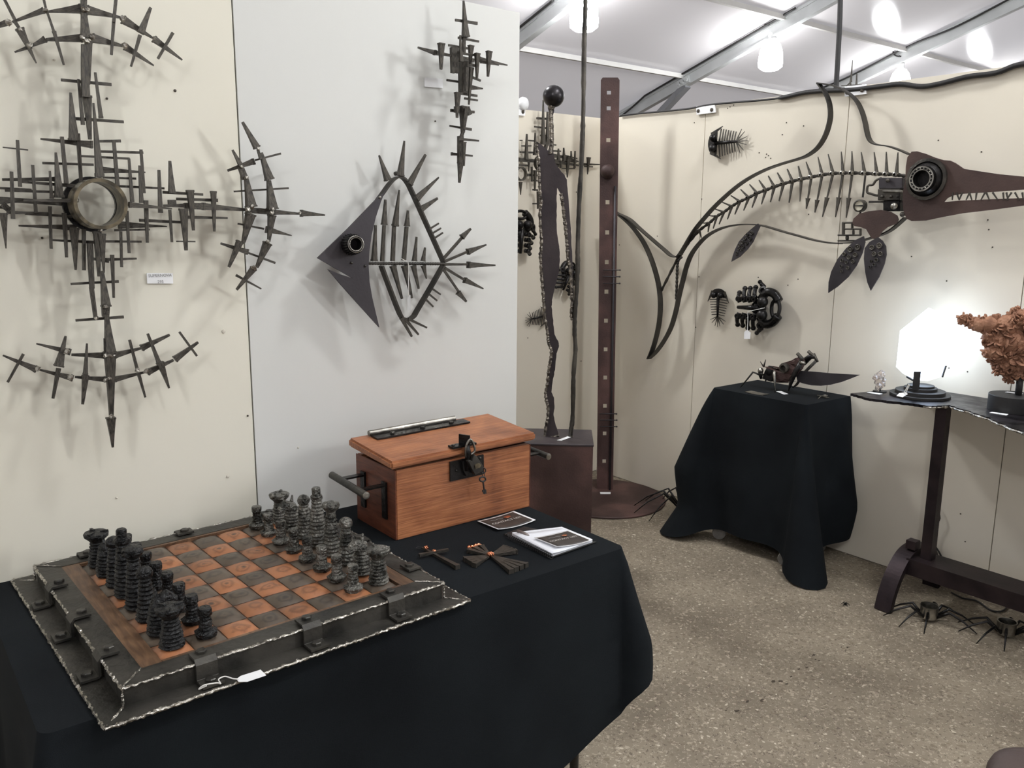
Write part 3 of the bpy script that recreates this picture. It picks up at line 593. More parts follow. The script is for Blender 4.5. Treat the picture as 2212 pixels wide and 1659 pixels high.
def nail_trilobite(c, ux, uy, n, S, label, cat='sculpture'):
    "horseshoe-nail trilobite: ux = towards head, uy = to its side"
    t = thing('nail_trilobite_sculpture', label, cat, c)
    P = lambda a, b, h: c+ux*a*S+uy*b*S+n*h*S
    bm = nb(); plate(bm, [P(.95*math.cos(a)*.55+.42, .62*math.sin(a), .12) for a in [(-90+i*15)*math.pi/180 for i in range(13)]], n, S*.06); fin('head_shield', bm, M_black, t)
    for s in (-1, 1):
        bm = nb(); ball(bm, P(.55, .24*s, .26), S*.20, 2); fin('ball_eye', bm, M_black, t, True)
        bm = nb(); bar(bm, P(.75, .42*s, .14), P(.12, .78*s, .10), S*.20, S*.03, S*.06, S*.03, n); fin('cheek_spine', bm, M_iron, t)
        for i in range(7):
            x = .30-.15*i
            nail(t, P(x, .04*s, .10), P(x-.06, (.68-.035*i)*s, .05), S*.055, S*.045, n, 'rib_nail')
        for k, a in enumerate((18, 45, 66)):
            a = math.radians(a); p = P(-.72, 0, .1); nail(t, p, P(-.72-.62*math.cos(a), .62*math.sin(a)*s, .05), S*.06, S*.03, n, 'tail_nail')
    nail(t, P(-.72, 0, .1), P(-1.36, 0, .05), S*.06, S*.03, n, 'tail_nail')
    bm = nb(); tube(bm, [P(.5, 0, .14), P(-.78, 0, .1)], [S*.10, S*.06], 8); fin('spine', bm, M_black, t, True)
    return t
c = SB((1163, 685), .02); nail_trilobite(c, (ex*.97+ez*.12).normalized(), ez, NL, .085, 'trilobite of thin nails on the rear wall left of the figure\'s leg')
# ================================================================== RIGHT WALL ART
Z7, Z8, Z9 = Zm(1320, 100, 3.771), Zm(1780, 280, 4.366), Zm(1320, 440, 4.88)
c = SR(Z7(930, 785), .02); nail_trilobite(c, ey, ez, NR, .118, 'trilobite of thin nails facing left near the top of the right wall')
c = SR(Z9(1140, 1060), .02); nail_trilobite(c, ez, ey, NR, .100, 'trilobite of thin nails facing up above the grasshopper')
c = SR(Z9(1600, 1095), .03); st_ = scrap_trilobite(c, (-ey*.98+ez*.05).normalized(), ez, NR, .145, 'scrap-metal trilobite with ball eyes and a hanging price tag on the right wall', 4, seed=5)
pt = thing('price_tag', 'white price tag hanging from the scrap trilobite on the right wall', 'tag', SR(Z9(1435, 1380), .07))
bm = nb(); tube(bm, [SR(Z9(*q), .12) for q in ((1620,1098),(1440,1138),(1442,1250),(1436,1335))], .0018, 5); fin('string', bm, M_string, pt)
bm = nb(); plate(bm, [SR(Z9(*q), .115) for q in ((1418,1338),(1437,1330),(1470,1360),(1465,1425),(1402,1425),(1404,1355))], NR, .0015); fin('paper', bm, M_card, pt)
# ------------------------------------------------------------------ marlin
ma = thing('marlin_skeleton_sculpture', 'huge marlin skeleton of steel straps, nails and a rusty plate head on the right wall', 'sculpture', (XR-.06, 2.6, 1.2))
O = .10
def S_(name, Z, pts, off=O, t=.006, d=.042): return strapf(ma, name, Z, pts, SR, NR, off, t, d, M_iron2)
S_('tail_strap', Z9, [(40,88),(75,105),(190,160),(300,260),(420,365),(560,485),(630,545),(690,562),(735,530)])
S_('tail_strap', Z9, [(40,85),(75,110),(160,180),(250,275),(350,420),(430,600),(490,800),(515,960),(520,1100),(508,1250),(480,1390),(440,1530),(398,1635)], O+.01)
S_('belly_strap', Z9, [(398,1635),(470,1570),(550,1460),(630,1310),(682,1140),(720,960),(760,800),(800,650),(850,530),(930,420),(1020,335),(1150,265),(1300,228),(1450,218),(1600,232),(1800,290),(2000,345),(2147,385),(2300,412),(2420,420)], O)
S_('belly_strap', Z8, [(150,1070),(300,1062),(450,1020),(560,985),(650,935),(770,830)], O)
S_('back_strap', Z7, [(545,1720),(590,1650),(680,1500),(760,1400),(850,1300),(980,1180),(1100,1090),(1250,1010),(1400,955),(1520,920),(1600,890),(1680,830),(1740,740),(1775,640),(1788,550),(1775,450),(1740,370),(1690,302)], O)
S_('fin_strap', Z7, [(1690,302),(1800,318),(1900,358),(1990,432),(2040,520),(2070,620),(2088,710),(2112,770),(2160,800),(2260,815),(2350,845),(2430,880)], O)
# spine
spz = [(640,1590),(720,1500),(800,1440),(862,1385),(920,1350),(985,1303),(1050,1265),(1122,1233),(1190,1197),(1260,1172),(1330,1145),(1405,1120),(1478,1100),(1550,1082),(1632,1066),(1720,1048),(1808,1036),(1890,1033),(1965,1032),(2065,1035),(2165,1040),(2245,1042),(2325,1046),(2400,1058)]
sp3 = smoothpath([SR(Z7(*q), O-.01) for q in [(400,2010),(470,1870),(560,1700)]+spz], 4)
bm = nb(); tube(bm, sp3, [.010 if i % 2 else .007 for i in range(len(sp3))], 7); fin('spine', bm, M_iron2, ma)
bm = nb(); q = [SR(Z9(*a), O-.01) for a in ((745,560),(705,615),(695,800),(688,1010))]; q = smoothpath(q, 10); tube(bm, q, [.010 if i % 2 else .007 for i in range(len(q))], 7); fin('tail_rod', bm, M_iron2, ma)
tips_u = [None,(700,1495),(740,1440),(795,1380),(845,1325),(905,1270),(975,1215),(1055,1165),(1128,1125),(1205,1090),(1280,1055),(1355,1030),(1435,1000),(1525,975),(1588,940),(1685,900),(1768,878),(1875,858),(1962,853),(2038,862),(2143,862),(2242,860),(2337,864),None]
tips_l = [None,(735,1560),(790,1515),(832,1485),(880,1450),(948,1410),(1008,1370),(1080,1338),(1148,1315),(1225,1288),(1298,1270),(1368,1262),(1450,1275),(1538,1265),(1590,1325),(1660,1355),(1722,1390),(1828,1392),(1915,1398),None,None,None,None,None]
for i, p in enumerate(spz):
    a = SR(Z7(*p), O); k = mpp(a)/3.771
    if i and i < 23:
        r = (9+11*i/22)*k
        bm = nb(); lathe(bm, [(r*.4, 0), (r, 0), (r, .016), (r*.55, .018), (r*.4, .006)], 12, axm(a+NR*.004, NR), caps=False); fin('vertebra_washer', bm, M_steel if i > 12 else M_iron, ma, True, ang=.6)
    if tips_u[i]: nail(ma, a, SR(Z7(*tips_u[i]), O), (14+12*i/22)*k, 7*k, NR, 'rib_nail', False)
    if tips_l[i]:
        b = SR(Z7(*tips_l[i]), O)
        if i >= 14:
            mid = a+(b-a)*(.55 if i > 15 else .66); nail(ma, a, mid, 18*k, 10*k, NR, 'rib_nail', False); nail(ma, mid, b, 28*k, 7*k, NR, 'rib_nail', True)
        else: nail(ma, a, b, (16+10*i/22)*k, 7*k, NR, 'rib_nail', False)
# head
hp = [(790,260),(830,208),(880,205),(960,228),(1050,265),(1130,288),(1190,292),(1240,315),(1320,370),(1450,390),(1650,420),(1886,443),(2300,500),(2750,580),(2300,575),(1886,566),(1600,588),(1300,606),(1215,622),(1165,645),(1130,684),(1280,670),(1500,660),(1886,645),(2300,640),(2600,625),(2300,670),(1886,716),(1600,755),(1300,790),(1100,828),(960,858),(830,862),(785,842),(757,790),(746,690),(748,590),(770,480),(775,350)]
bm = nb(); plate(bm, [SR(Z8(*q), O+.05) for q in hp], NR, .008); fin('head_plate', bm, M_rustplate, ma, label='rust-brown plate head with a long bill')
for i, (x1, x2) in enumerate([(1215,1210),(1250,1275),(1305,1275),(1375,1340),(1370,1395),(1440,1430),(1520,1480),(1530,1560),(1590,1640),(1690,1695),(1720,1735),(1770,1720),(1800,1840),(1870,1880),(1950,1930),(2000,2030)]):
    nail(ma, SR(Z8(x1, 592), O+.055), SR(Z8(x2, 664), O+.055), .007, .004, NR, 'tooth', False)
ec = SR(Z8(970, 468), O+.056); k = mpp(ec)/4.366
bm = nb(); lathe(bm, [(192*k, 0), (192*k, .012), (162*k, .014), (160*k, 0)], 40, axm(ec, NR), jit=.006, caps=False); fin('eye_flange', bm, M_iron, ma, True, 'worn grey flange ring round the eye', .5)
bm = nb(); lathe(bm, [(160*k, .0), (158*k, .006), (120*k, .03), (118*k, .05), (100*k, .052), (80*k, .05), (78*k, .01), (0.0, .008)], 40, axm(ec, NR), caps=False); fin('eye_bearing', bm, M_black, ma, True, ang=.5)
bm = nb(); lathe(bm, [(116*k, .05), (116*k, .054), (104*k, .054), (103*k, .05)], 40, axm(ec, NR), caps=False); lathe(bm, [(88*k, .05), (88*k, .054), (79*k, .054), (78*k, .05)], 40, axm(ec, NR), caps=False); fin('eye_race', bm, M_steel, ma, True, ang=.5)
for i in range(18):
    a = i*math.pi/9; bm = nb(); ball(bm, ec+NR*.053+(ey*math.cos(a)+ez*math.sin(a))*96*k, 7.5*k, 1); fin('bearing_ball', bm, M_steel, ma, True)
def wbox(name, x0, y0, x1, y1, off, d, mt, lab=None):
    bm = nb(); cs = [SR(Z8(*q), off) for q in ((x0, y0), (x1, y0), (x1, y1), (x0, y1))]; plate(bm, cs, NR, d)
    bmesh.ops.bevel(bm, geom=bm.edges[:], offset=.003, segments=1, affect='EDGES'); return fin(name, bm, mt, ma, label=lab)
wbox('carburettor_body', 545, 455, 770, 560, O+.01, .06, M_plate, 'grey carburettor block behind the head')
wbox('carburettor_body', 540, 560, 750, 668, O+.01, .07, M_iron); wbox('carburettor_body', 585, 670, 745, 770, O, .06, M_black); wbox('carburettor_flange', 570, 572, 760, 592, O+.03, .05, M_steel)
for q, r in (((660, 720), 34), ((545, 632), 16), ((630, 632), 14), ((690, 632), 12), ((600, 480), 20), ((740, 800), 26)):
    bm = nb(); cc = SR(Z8(*q), O+.05); ball(bm, cc, r*k, 2); fin('knob', bm, M_steel if r > 30 else M_iron, ma, True)
bm = nb(); tube(bm, smoothpath([SR(Z8(*q), O+.02) for q in ((540,455),(490,480),(460,520),(415,530),(408,590),(440,605),(490,620),(530,620))], 4), .006, 7); fin('throttle_lever', bm, M_iron, ma, True)
bm = nb(); tube(bm, [SR(Z8(*q), O+.02) for q in ((425,682),(760,680))], .005, 7); fin('linkage_rod', bm, M_iron2, ma)
bm = nb(); tube(bm, [SR(Z8(*q), O+.02) for q in ((390,430),(365,640))], .005, 7); tube(bm, [SR(Z8(*q), O+.02) for q in ((345,770),(335,810))], .005, 7); fin('gauge_stem', bm, M_iron2, ma)
gc = SR(Z8(345, 718), O+.02)
bm = nb(); lathe(bm, [(0, -.01), (62*k, -.01), (62*k, .018), (50*k, .02), (49*k, .012)], 28, axm(gc, NR), caps=False); g = fin('gauge_case', bm, M_iron, ma, True, ang=.5)
bm = nb(); lathe(bm, [(49*k, 0.011), (49*k, .0125)], 28, axm(gc, NR)); fin('gauge_face', bm, M_glassface, g, label='pale dial face')
bm = nb(); bar(bm, gc+NR*.015+ey*.03*.8, gc+NR*.015-ey*.02, .003, .008, .002, .002, NR); fin('needle', bm, M_cable, g)
pec = [(280,840),(330,795),(420,770),(540,758),(630,775),(690,810),(705,850),(680,890),(600,920),(550,960),(520,1010),(490,1037),(450,1025),(430,990),(400,940),(350,920),(290,910),(270,880)]
bm = nb(); plate(bm, [SR(Z8(*q), O+.06) for q in pec], NR, .007); fin('shoulder_plate', bm, M_rustplate, ma)
for (x0,y0,x1,y1) in ((172,870,195,1000),(172,870,270,888),(258,870,275,940),(195,930,350,945),(130,988,350,1003),(270,945,285,1000),(335,930,352,1000),(205,1003,232,1040),(130,1040,380,1056),(290,1056,300,1075)):
    wbox('latch_bar', x0, y0, x1, y1, O+.01, .014, M_iron)
def leaf(Z, pts, discs, off, lab):
    bm = nb(); plate(bm, [SR(Z(*q), off) for q in pts], NR, .006); lf = fin('fin_leaf', bm, M_plate, ma, label=lab)
    for x, y, r in discs:
        p = SR(Z(x, y), off+.003); kk = mpp(p)/Z.s; r = r*kk
        bm = nb(); lathe(bm, [(r, 0), (r, .006), (r*.8, .008), (r*.62, .006), (r*.4, .004), (0, .007)], 12, axm(p, NR), caps=False); fin('washer', bm, M_iron, lf, True, ang=.6)
leaf(Z8, [(375,1005),(300,1040),(210,1120),(130,1220),(70,1340),(45,1440),(42,1540),(130,1480),(230,1390),(310,1280),(365,1160),(390,1060)], [(320,1110,30),(250,1130,30),(192,1175,20),(297,1182,24),(238,1205,24),(172,1235,16),(275,1245,20),(215,1252,16),(165,1290,15),(225,1303,18),(168,1335,14)], O+.07, 'pointed steel leaf fin set with washers')
leaf(Z8, [(510,1015),(555,1050),(585,1100),(590,1180),(570,1270),(520,1390),(442,1518),(410,1440),(390,1340),(378,1220),(385,1120),(430,1060)], [(455,1112,26),(525,1095,30),(475,1175,24),(535,1172,24),(497,1230,20),(447,1240,14),(475,1275,16),(435,1295,14)], O+.09, 'pointed steel leaf fin set with washers')
leaf(Z9, [(1550,210),(1500,250),(1420,320),(1350,400),(1310,480),(1285,550),(1270,612),(1360,560),(1440,480),(1500,400),(1540,310),(1575,235)], [(1485,310,24),(1437,328,18),(1467,370,24),(1415,372,18),(1388,408,20),(1432,418,20),(1357,440,18),(1398,455,16),(1380,485,14),(1330,515,12),(1350,478,12),(1325,540,9)], O+.03, 'pointed steel leaf fin hanging from the belly strap')
# spiky sculpture hung on the far side of the right wall
fz = thing('nail_sculpture', 'tips of another nail sculpture standing up behind the right wall', 'sculpture', (XR+.12, 2.4, 2.35))
Z10 = Zm(1740, 120, 10.05)
SF = lambda q, f: onx(q, XR+.052-f)
nails(fz, Z10, [(985,580,1022,100,40,10),(1105,640,1115,400,36,22),(780,655,1225,630,18,18),(860,690,985,570,16,20),(1330,640,1395,645,12,8),(960,1500,975,600,40,30),(1090,1400,1095,640,30,26)], SF, NR, .0, 1.0, 0, .002)
# ================================================================== STANDING PIECES
FP = V((2.72, 3.08, 0))                 # figure stands here
fn = V((-FP.x, -FP.y, 0)).normalized(); fside = V((-fn.y, fn.x, 0))   # faces the aisle; fside to the right in view
if fside.dot(RT) < 0: fside = -fside
pz = hit((1200, 942), FP, fn).z
def SFg(q, f=0): return hit(q, FP+fn*f, fn)
# pedestal
pe = thing('steel_pedestal', 'dark rusty steel box pedestal carrying the ball-headed figure', 'pedestal', (FP.x, FP.y, 0))
rgt = (SFg((1279, 950))-FP).dot(fside); lft = rgt-.46
c = FP+fside*(rgt+lft)/2
ax = (fside, -fn, ez)
bm = nb(); box(bm, V((c.x, c.y, pz/2)), (.46, .30, pz-.012), ax); bmesh.ops.bevel(bm, geom=bm.edges[:], offset=.004, segments=1, affect='EDGES'); fin('body', bm, M_rust, pe)
bm = nb(); box(bm, V((c.x, c.y, pz-.006)), (.466, .306, .012), ax); bmesh.ops.bevel(bm, geom=bm.edges[:], offset=.003, segments=1, affect='EDGES'); fin('top_plate', bm, M_figure, pe)
bm = nb(); plate(bm, [onz(q, pz+.002) for q in ((1203,951),(1228,942),(1237,943),(1213,952))], ez, .001); tag(fin('price_card', bm, M_card), 'white card lying on the pedestal at the figure\'s foot', 'card')
# figure
fg = thing('standing_figure_sculpture', 'tall thin torch-cut steel figure with a ball head holding a long spear', 'sculpture', (FP.x, FP.y, pz))
A_ = lambda l: [ZA(*q) for q in l]; B_ = lambda l: [ZB(*q) for q in l]
left = A_([(330,365),(350,450),(345,560),(342,680),(332,735),(290,695),(240,658),(233,690),(250,800),(255,900),(258,1000),(265,1100),(274,1180),(262,1250),(268,1400),(275,1500),(270,1600)])+B_([(263,30),(270,100),(275,200),(285,320),(295,450),(305,580),(325,690),(335,790),(360,860),(350,950),(335,1040),(325,1150),(310,1220),(318,1290),(330,1330),(330,1420),(315,1500),(298,1625)])
right = B_([(425,1582),(400,1500),(376,1410),(388,1330),(380,1260),(360,1215),(375,1100),(390,1020),(405,880),(425,815),(420,780),(385,720),(375,600),(362,480),(366,430),(395,300),(420,200),(432,100),(430,20)])+A_([(425,1550),(405,1400),(405,1250),(405,1120),(410,1050)])
arm_in = A_([(440,1100),(455,1180),(470,1300),(480,1400),(490,1500),(498,1600)])+B_([(500,60),(520,150),(530,300),(535,450),(530,560),(540,596)])
arm_out = B_([(556,590),(551,480),(550,350),(541,150),(535,10)])+A_([(530,1500),(525,1400),(515,1250),(500,1080),(490,980),(470,940),(420,880),(395,840),(376,760),(373,600),(370,450),(386,385)])
outl = left+right+arm_in+arm_out
rough = []
for i, q in enumerate(outl):
    q2 = outl[(i+1) % len(outl)]; n_ = 4
    for j in range(n_):
        t = j/n_; rough.append((q[0]+(q2[0]-q[0])*t+random.uniform(-.5, .5), q[1]+(q2[1]-q[1])*t+random.uniform(-.4, .4)))
bm = nb(); plate(bm, [V((p.x, p.y, max(p.z, pz+.001))) for p in (SFg(q) for q in rough)], fn, .016); fin('body_plate', bm, M_figure, fg, label='flat torch-cut body with one hanging arm')
def bead(parent, pts, r, n, off, step=.008, name='weld_bead'):
    P = smoothpath([SFg(q, off) for q in pts], 12); bm = nb(); k = [r*(1+.16*math.sin(i*1.1)+random.uniform(-.16, .16)) for i in range(len(P))]
    tube(bm, P, k, 7, jit=.12); return fin(name, bm, M_wedge, parent)
M_wedge = mat('ground_weld_edge', (60, 55, 52), (150, 142, 130), 55, .36, .8, .5, 120)
bead(fg, left[6:], .0078, fn, .009); bead(fg, arm_in, .008, fn, .009); P = smoothpath([SFg(q, .004) for q in A_([(362,345),(358,385),(354,430),(358,520),(360,610),(360,690),(350,760)])], 10); bm = nb(); tube(bm, P, [.0135*(1.45-.045*i) if i < 10 else .0115*(1+.05*math.sin(i*.9)+random.uniform(-.05, .05)) for i in range(len(P))], 8, jit=.06); fin('neck', bm, M_wedge, fg)
bead(fg, right[:1]+B_([(360,1600),(300,1622)]), .007, fn, .009)
hc = SFg((1195.7, 207.8)); bm = nb(); ball(bm, hc, 23.3*mpp(hc), 4); fin('ball_head', bm, mat('hammered_ball_steel', (40, 38, 40), (64, 61, 62), 10, .32, .8, .12, 30), fg, True, 'dark hammered steel ball head')
sp = [(1265,-70),(1264.5,0),(1264,30),(1262,90),(1261,150),(1260,240),(1258,300),(1255,370),(1252,418),(1249,490),(1248,545),(1248,580),(1245.5,628),(1242,682),(1241,717),(1243,755),(1239,806),(1238,856),(1236.5,907),(1233,930)]
P = smoothpath([SFg(q, .012) for q in sp], 6); P[-1].z = pz+.001
bm = nb(); tube(bm, P, [.0108*(1+random.uniform(-.12, .12)) for _ in P], 8, jit=.04); spo = fin('spear', bm, M_iron, fg, True)
bm = nb(); bar(bm, P[0], P[0]+V((0, 0, .16)), .03, .004, .012, .004, fn); fin('spear_head', bm, M_iron, spo)
bm = nb()
for i in range(7): ball(bm, V((P[-1].x, P[-1].y, pz+.004))+fside*random.uniform(-.012, .012)+fn*random.uniform(-.012, .012), .006, 1, jit=.2)
fin('foot_weld', bm, M_wedge, fg)
# rusty column
CP = V((3.83, 3.832, 0)); cn = V((-.72, -.694, 0)).normalized(); cside = V((-cn.y, cn.x, 0))
if cside.dot(RT) < 0: cside = -cside
co = thing('perforated_column_sculpture', 'tall rust-brown steel column with square holes on a round floor plate', 'sculpture', CP)
SC_ = lambda q, f=0: hit(q, CP+cn*f, cn)
def edge(y): t = (y-172)/890; return 1298-9*t, 1338.5-14.5*t
rows = [];
holes = [200, 234, 302.5, 436.7, 502, 566, 630, 692.7, 754.7, 815.4, 876.7, 936, 996]
ys = [173.5]
seq = []
for hh in holes: seq += [(ys[-1], hh-4.6, 0), (hh-4.6, hh+4.6, 1)]; ys.append(hh+4.6)
seq.append((ys[-1], 1062, 0))
bm = nb(); cache = {}
def cv(s, y):
    if (s, round(y, 2)) not in cache:
        l, r = edge(y); cache[(s, round(y, 2))] = bm.verts.new(SC_((l+(r-l)*s, y), .0))
    return cache[(s, round(y, 2))]
ss = (0, .33, .55, 1)
for y0, y1, hole in seq:
    for i in range(3):
        if hole and i == 1: continue
        bm.faces.new((cv(ss[i], y0), cv(ss[i+1], y0), cv(ss[i+1], y1), cv(ss[i], y1)))
l, r = edge(168); bm.faces.new((cv(0, 173.5), cv(.33, 173.5), cv(.55, 173.5), cv(1, 173.5), bm.verts.new(SC_((r-4, 168))), bm.verts.new(SC_((l+4, 168)))))
o = fin('perforated_bar', bm, M_rust, co); md = o.modifiers.new('thick', 'SOLIDIFY'); md.thickness = .022; md.offset = 0
k = mpp(SC_((1310, 400)))
b0 = SC_(ZA(838, 910), .03); bm = nb(); ball(bm, b0, 15*k, 3); fin('half_ball', bm, M_rust, co, True)
bm = nb(); tube(bm, [SC_(ZA(905, 1035), .02), SC_((1317, 1058), .02)], 2.6*k, 10); fin('vertical_rod', bm, M_plate, co, True)
for y, xa, xb in ((172,800,945),(228,796,943),(285,800,943),(1398,770,915),(1452,775,917),(1507,775,917)):
    a, b = SC_(ZB(xa, y), .026), SC_(ZB(xb, y), .026); bm = nb(); tube(bm, [a, b], .0035, 6); ball(bm, b, .0065, 1); fin('cross_pin', bm, M_plate, co, True)
bm = nb(); lathe(bm, [(.385, 0), (.39, .004), (.39, .010), (.385, .014)], 48, Matrix.Translation((3.70, 3.72, .0))); fin('base_plate', bm, M_rust, co, True, 'round rusty floor plate', .5)
bm = nb(); plate(bm, [onz(q, .016) for q in ((1296,1063),(1319,1063),(1319,1067),(1297,1067))], ez, .001); tag(fin('price_card', bm, M_card), 'white card on the round base of the rusty column', 'card')
# ================================================================== DRAPED TABLES
def drape(name, path, zt, hem, flare, mt, parent, back, rows=16, wave=.0, wk=9, seed=2):
    "cloth: top sheet over path+back polygon, skirt hanging along path; hem(s), flare(s,t) with s = index along path"
    bm = nb(); N = len(path); G = []
    for i, (p, o) in enumerate(path):
        s = i/(N-1); col = []
        for j in range(rows+1):
            t = j/rows; z = zt+(hem(s)-zt)*t
            out = flare(s, t)+wave*t*math.sin(s*wk*2*math.pi+seed)+.006*min(1, t*8)
            col.append(bm.verts.new(V((p[0]+o[0]*out, p[1]+o[1]*out, z if j else zt))))
        G.append(col)
    for i in range(N-1):
        for j in range(rows): bm.faces.new((G[i][j], G[i+1][j], G[i+1][j+1], G[i][j+1]))
    top = [g[0] for g in G]+[bm.verts.new(V((x, y, zt))) for x, y in back]
    f = bm.faces.new(top); bmesh.ops.triangulate(bm, faces=[f])
    return fin(name, bm, mt, parent, True, ang=.9)
def rectpath(x0, y0, x1, y1, corners, r=.02, n=10, side=24):
    "corner list in order; returns list of (pos, outward)"
    out = []
    C = [V(c) for c in corners]
    for i in range(len(C)-1):
        a, b = C[i], C[i+1]; d = (b-a).normalized(); nrm = V((d.y, -d.x)).to_2d() if False else V((d.y, -d.x, 0))
        ra = r if i > 0 else 0; rb = r if i < len(C)-2 else 0
        for k in range(side+1):
            p = a+d*ra+(b-a-d*(ra+rb))*(k/side); out.append((p, nrm))
        if i < len(C)-2:
            d2 = (C[i+2]-b).normalized(); n2 = V((d2.y, -d2.x, 0)); cc = b-d*r+d2*r
            for k in range(1, n):
                w = nrm.lerp(n2, k/n).normalized(); out.append((cc+w*r if True else b, w))
    return out
TX0, TX1, TY0 = .175, 1.635, 1.556
dt = thing('draped_table', 'long display table under a black cloth against the left wall', 'table', ((TX0+TX1)/2, 1.94, 0))
bm = nb(); box(bm, ((TX0+TX1)/2, (TY0+YL)/2, TZ-.025), (TX1-TX0-.03, YL-TY0-.03, .04)); fin('table_top', bm, M_paper, dt)
for x, y in ((TX1-.13, TY0+.05), (TX0+.2, TY0+.08), (TX1-.13, YL-.08), (TX0+.2, YL-.08)):
    bm = nb(); tube(bm, [(x, y, 0), (x, y, TZ-.04)], .013, 10); fin('leg', bm, M_iron2, dt, True)
path = rectpath(0, 0, 0, 0, [(TX0, YL-.01, 0), (TX0, TY0, 0), (TX1, TY0, 0), (TX1, YL-.01, 0)], .025)
NP = len(path)
ci = [i for i, (p, o) in enumerate(path) if abs(o.x) > .05 and abs(o.y) > .05]
cl_ = sum(i for i in ci if i < NP/2)/max(1, len([i for i in ci if i < NP/2]))/(NP-1); cr_ = sum(i for i in ci if i > NP/2)/max(1, len([i for i in ci if i > NP/2]))/(NP-1)
def g(s, c, w): return math.exp(-((s-c)/w)**2)
def hem1(s): return .30+.16*max(0, min(1, (s-(cr_-.10))/.12))+(.03*math.sin(s*40))
def fl1(s, t): return .10*g(s, cr_, .05)*t**1.1*(1.1-.35*max(0, t-.7)/.3)+.09*g(s, cl_, .05)*t+.012*t
drape('tablecloth_drape', path, TZ, hem1, fl1, M_cloth, dt, [], wave=.012, wk=7).name = 'cloth_cover'
# second, small cloth-covered stand by the right wall
T2 = .868; X0_, X1_, Ya, Yb = 3.675, 4.085, 2.885, 2.315
d2 = thing('draped_stand', 'black cloth-covered stand on casters under the grasshopper', 'stand', ((X0_+X1_)/2, 2.6, 0))
path = rectpath(0, 0, 0, 0, [(X1_, Ya, 0), (X0_, Ya, 0), (X0_+.02, Yb, 0), (X1_, Yb-.01, 0)], .02)
path = [(p, o) for p, o in path]
NP = len(path); ci = [i/(NP-1) for i, (p, o) in enumerate(path) if abs(o.x) > .05 and abs(o.y) > .05]
c1 = sum(x for x in ci if x < .5)/len([x for x in ci if x < .5]); c2 = sum(x for x in ci if x > .5)/len([x for x in ci if x > .5])
def hem2(s): return .085-.080*g(s, c1-.01, .06)-.082*g(s, c2+.01, .07)+.05*g(s, 1, .12)+.03*g(s, 0, .15)
def fl2(s, t):
    k1 = .30*t**.9 if t < .55 else .30*(.55**.9)-(t-.55)*.16+max(0, t-.8)*.62
    return k1*g(s, c1-.015, .06)+.25*t**1.2*g(s, c2+.012, .05)+.13*t*g(s, .93, .06)*(1.3 if t < .75 else 1.3-2.5*(t-.75))+.02*t
drape('cloth_cover', path, T2, hem2, fl2, M_cloth, d2, [], wave=.014, wk=6, rows=22)
bm = nb(); box(bm, ((X0_+X1_)/2+.01, (Ya+Yb)/2, (T2+.1)/2), (X1_-X0_-.06, Ya-Yb-.06, T2-.12)); fin('stand_body', bm, M_cable, d2)
for x, y in ((3.69, 2.37), (4.0, 2.37), (3.72, 2.82), (4.0, 2.82)):
    bm = nb(); lathe(bm, [(.012, -.011), (.036, -.011), (.038, 0), (.036, .011), (.012, .011)], 20, axm((x, y, .038), (.8, .6, 0))); w_ = fin('caster_wheel', bm, M_wheel, d2, True, ang=.6)
    bm = nb(); box(bm, (x, y, .085), (.03, .03, .025)); bar(bm, (x-.014, y+.018, .09), (x-.014, y+.018, .035), .02, .014, .003); fin('caster_fork', bm, M_steel, w_)
# ================================================================== CHESS SET
BO = V((.270, 1.502, 0)); th_ = math.radians(2.2); U = V((math.cos(th_), math.sin(th_), 0)); W_ = V((-math.sin(th_), math.cos(th_), 0)); BS = .815
def bp(u, w, z): return BO+U*u+W_*w+V((0, 0, z))
bxax = (U, W_, ez)
cb = thing('chess_board', 'heavy square chess board of orange and dark wood tiles in a bolted iron frame', 'chess board', bp(BS/2, BS/2, TZ))
IN = .048; BZ = TZ+.048       # box inset and height of the rim
WI = IN+.046                  # inner wood edge
def mitre(name, o0, o1, z0, z1, mt, par):
    "four mitred frame plates between outer inset o0 and inner inset o1"
    c = lambda i, z: [bp(i, i, z), bp(BS-i, i, z), bp(BS-i, BS-i, z), bp(i, BS-i, z)]
    for k in range(4):
        j = (k+1) % 4; bm = nb(); a, b = c(o0, z0), c(o1, z0); e, f = c(o0, z1), c(o1, z1)
        quadbox(bm, [a[k], a[j], b[j], b[k], e[k], e[j], f[j], f[k]]); fin(name, bm, mt, par)
mitre('base_flange', 0, IN+.004, TZ+.001, TZ+.008, M_frame, cb)
mitre('side_plate', IN, IN+.006, TZ+.008, BZ-.006, M_frame, cb)
mitre('rim_plate', IN-.004, WI, BZ-.006, BZ, M_frame, cb)
bm = nb(); box(bm, bp(BS/2, BS/2, (TZ+BZ-.008)/2), (BS-2*WI+.02, BS-2*WI+.02, BZ-.010-TZ), bxax); fin('wood_core', bm, M_strip, cb)
SU0, SU1, SV = WI+.040, BS-WI-.036, WI+.010
for u0, u1, w0, w1 in ((WI, SU0, WI, BS-WI), (SU1, BS-WI, WI, BS-WI), (SU0, SU1, WI, SV), (SU0, SU1, BS-SV, BS-WI)):
    bm = nb(); box(bm, bp((u0+u1)/2, (w0+w1)/2, BZ-.006), (u1-u0-.001, w1-w0-.001, .010), bxax); fin('border_strip', bm, M_strip, cb)
tu, tv = (SU1-SU0)/8, (BS-2*SV)/8
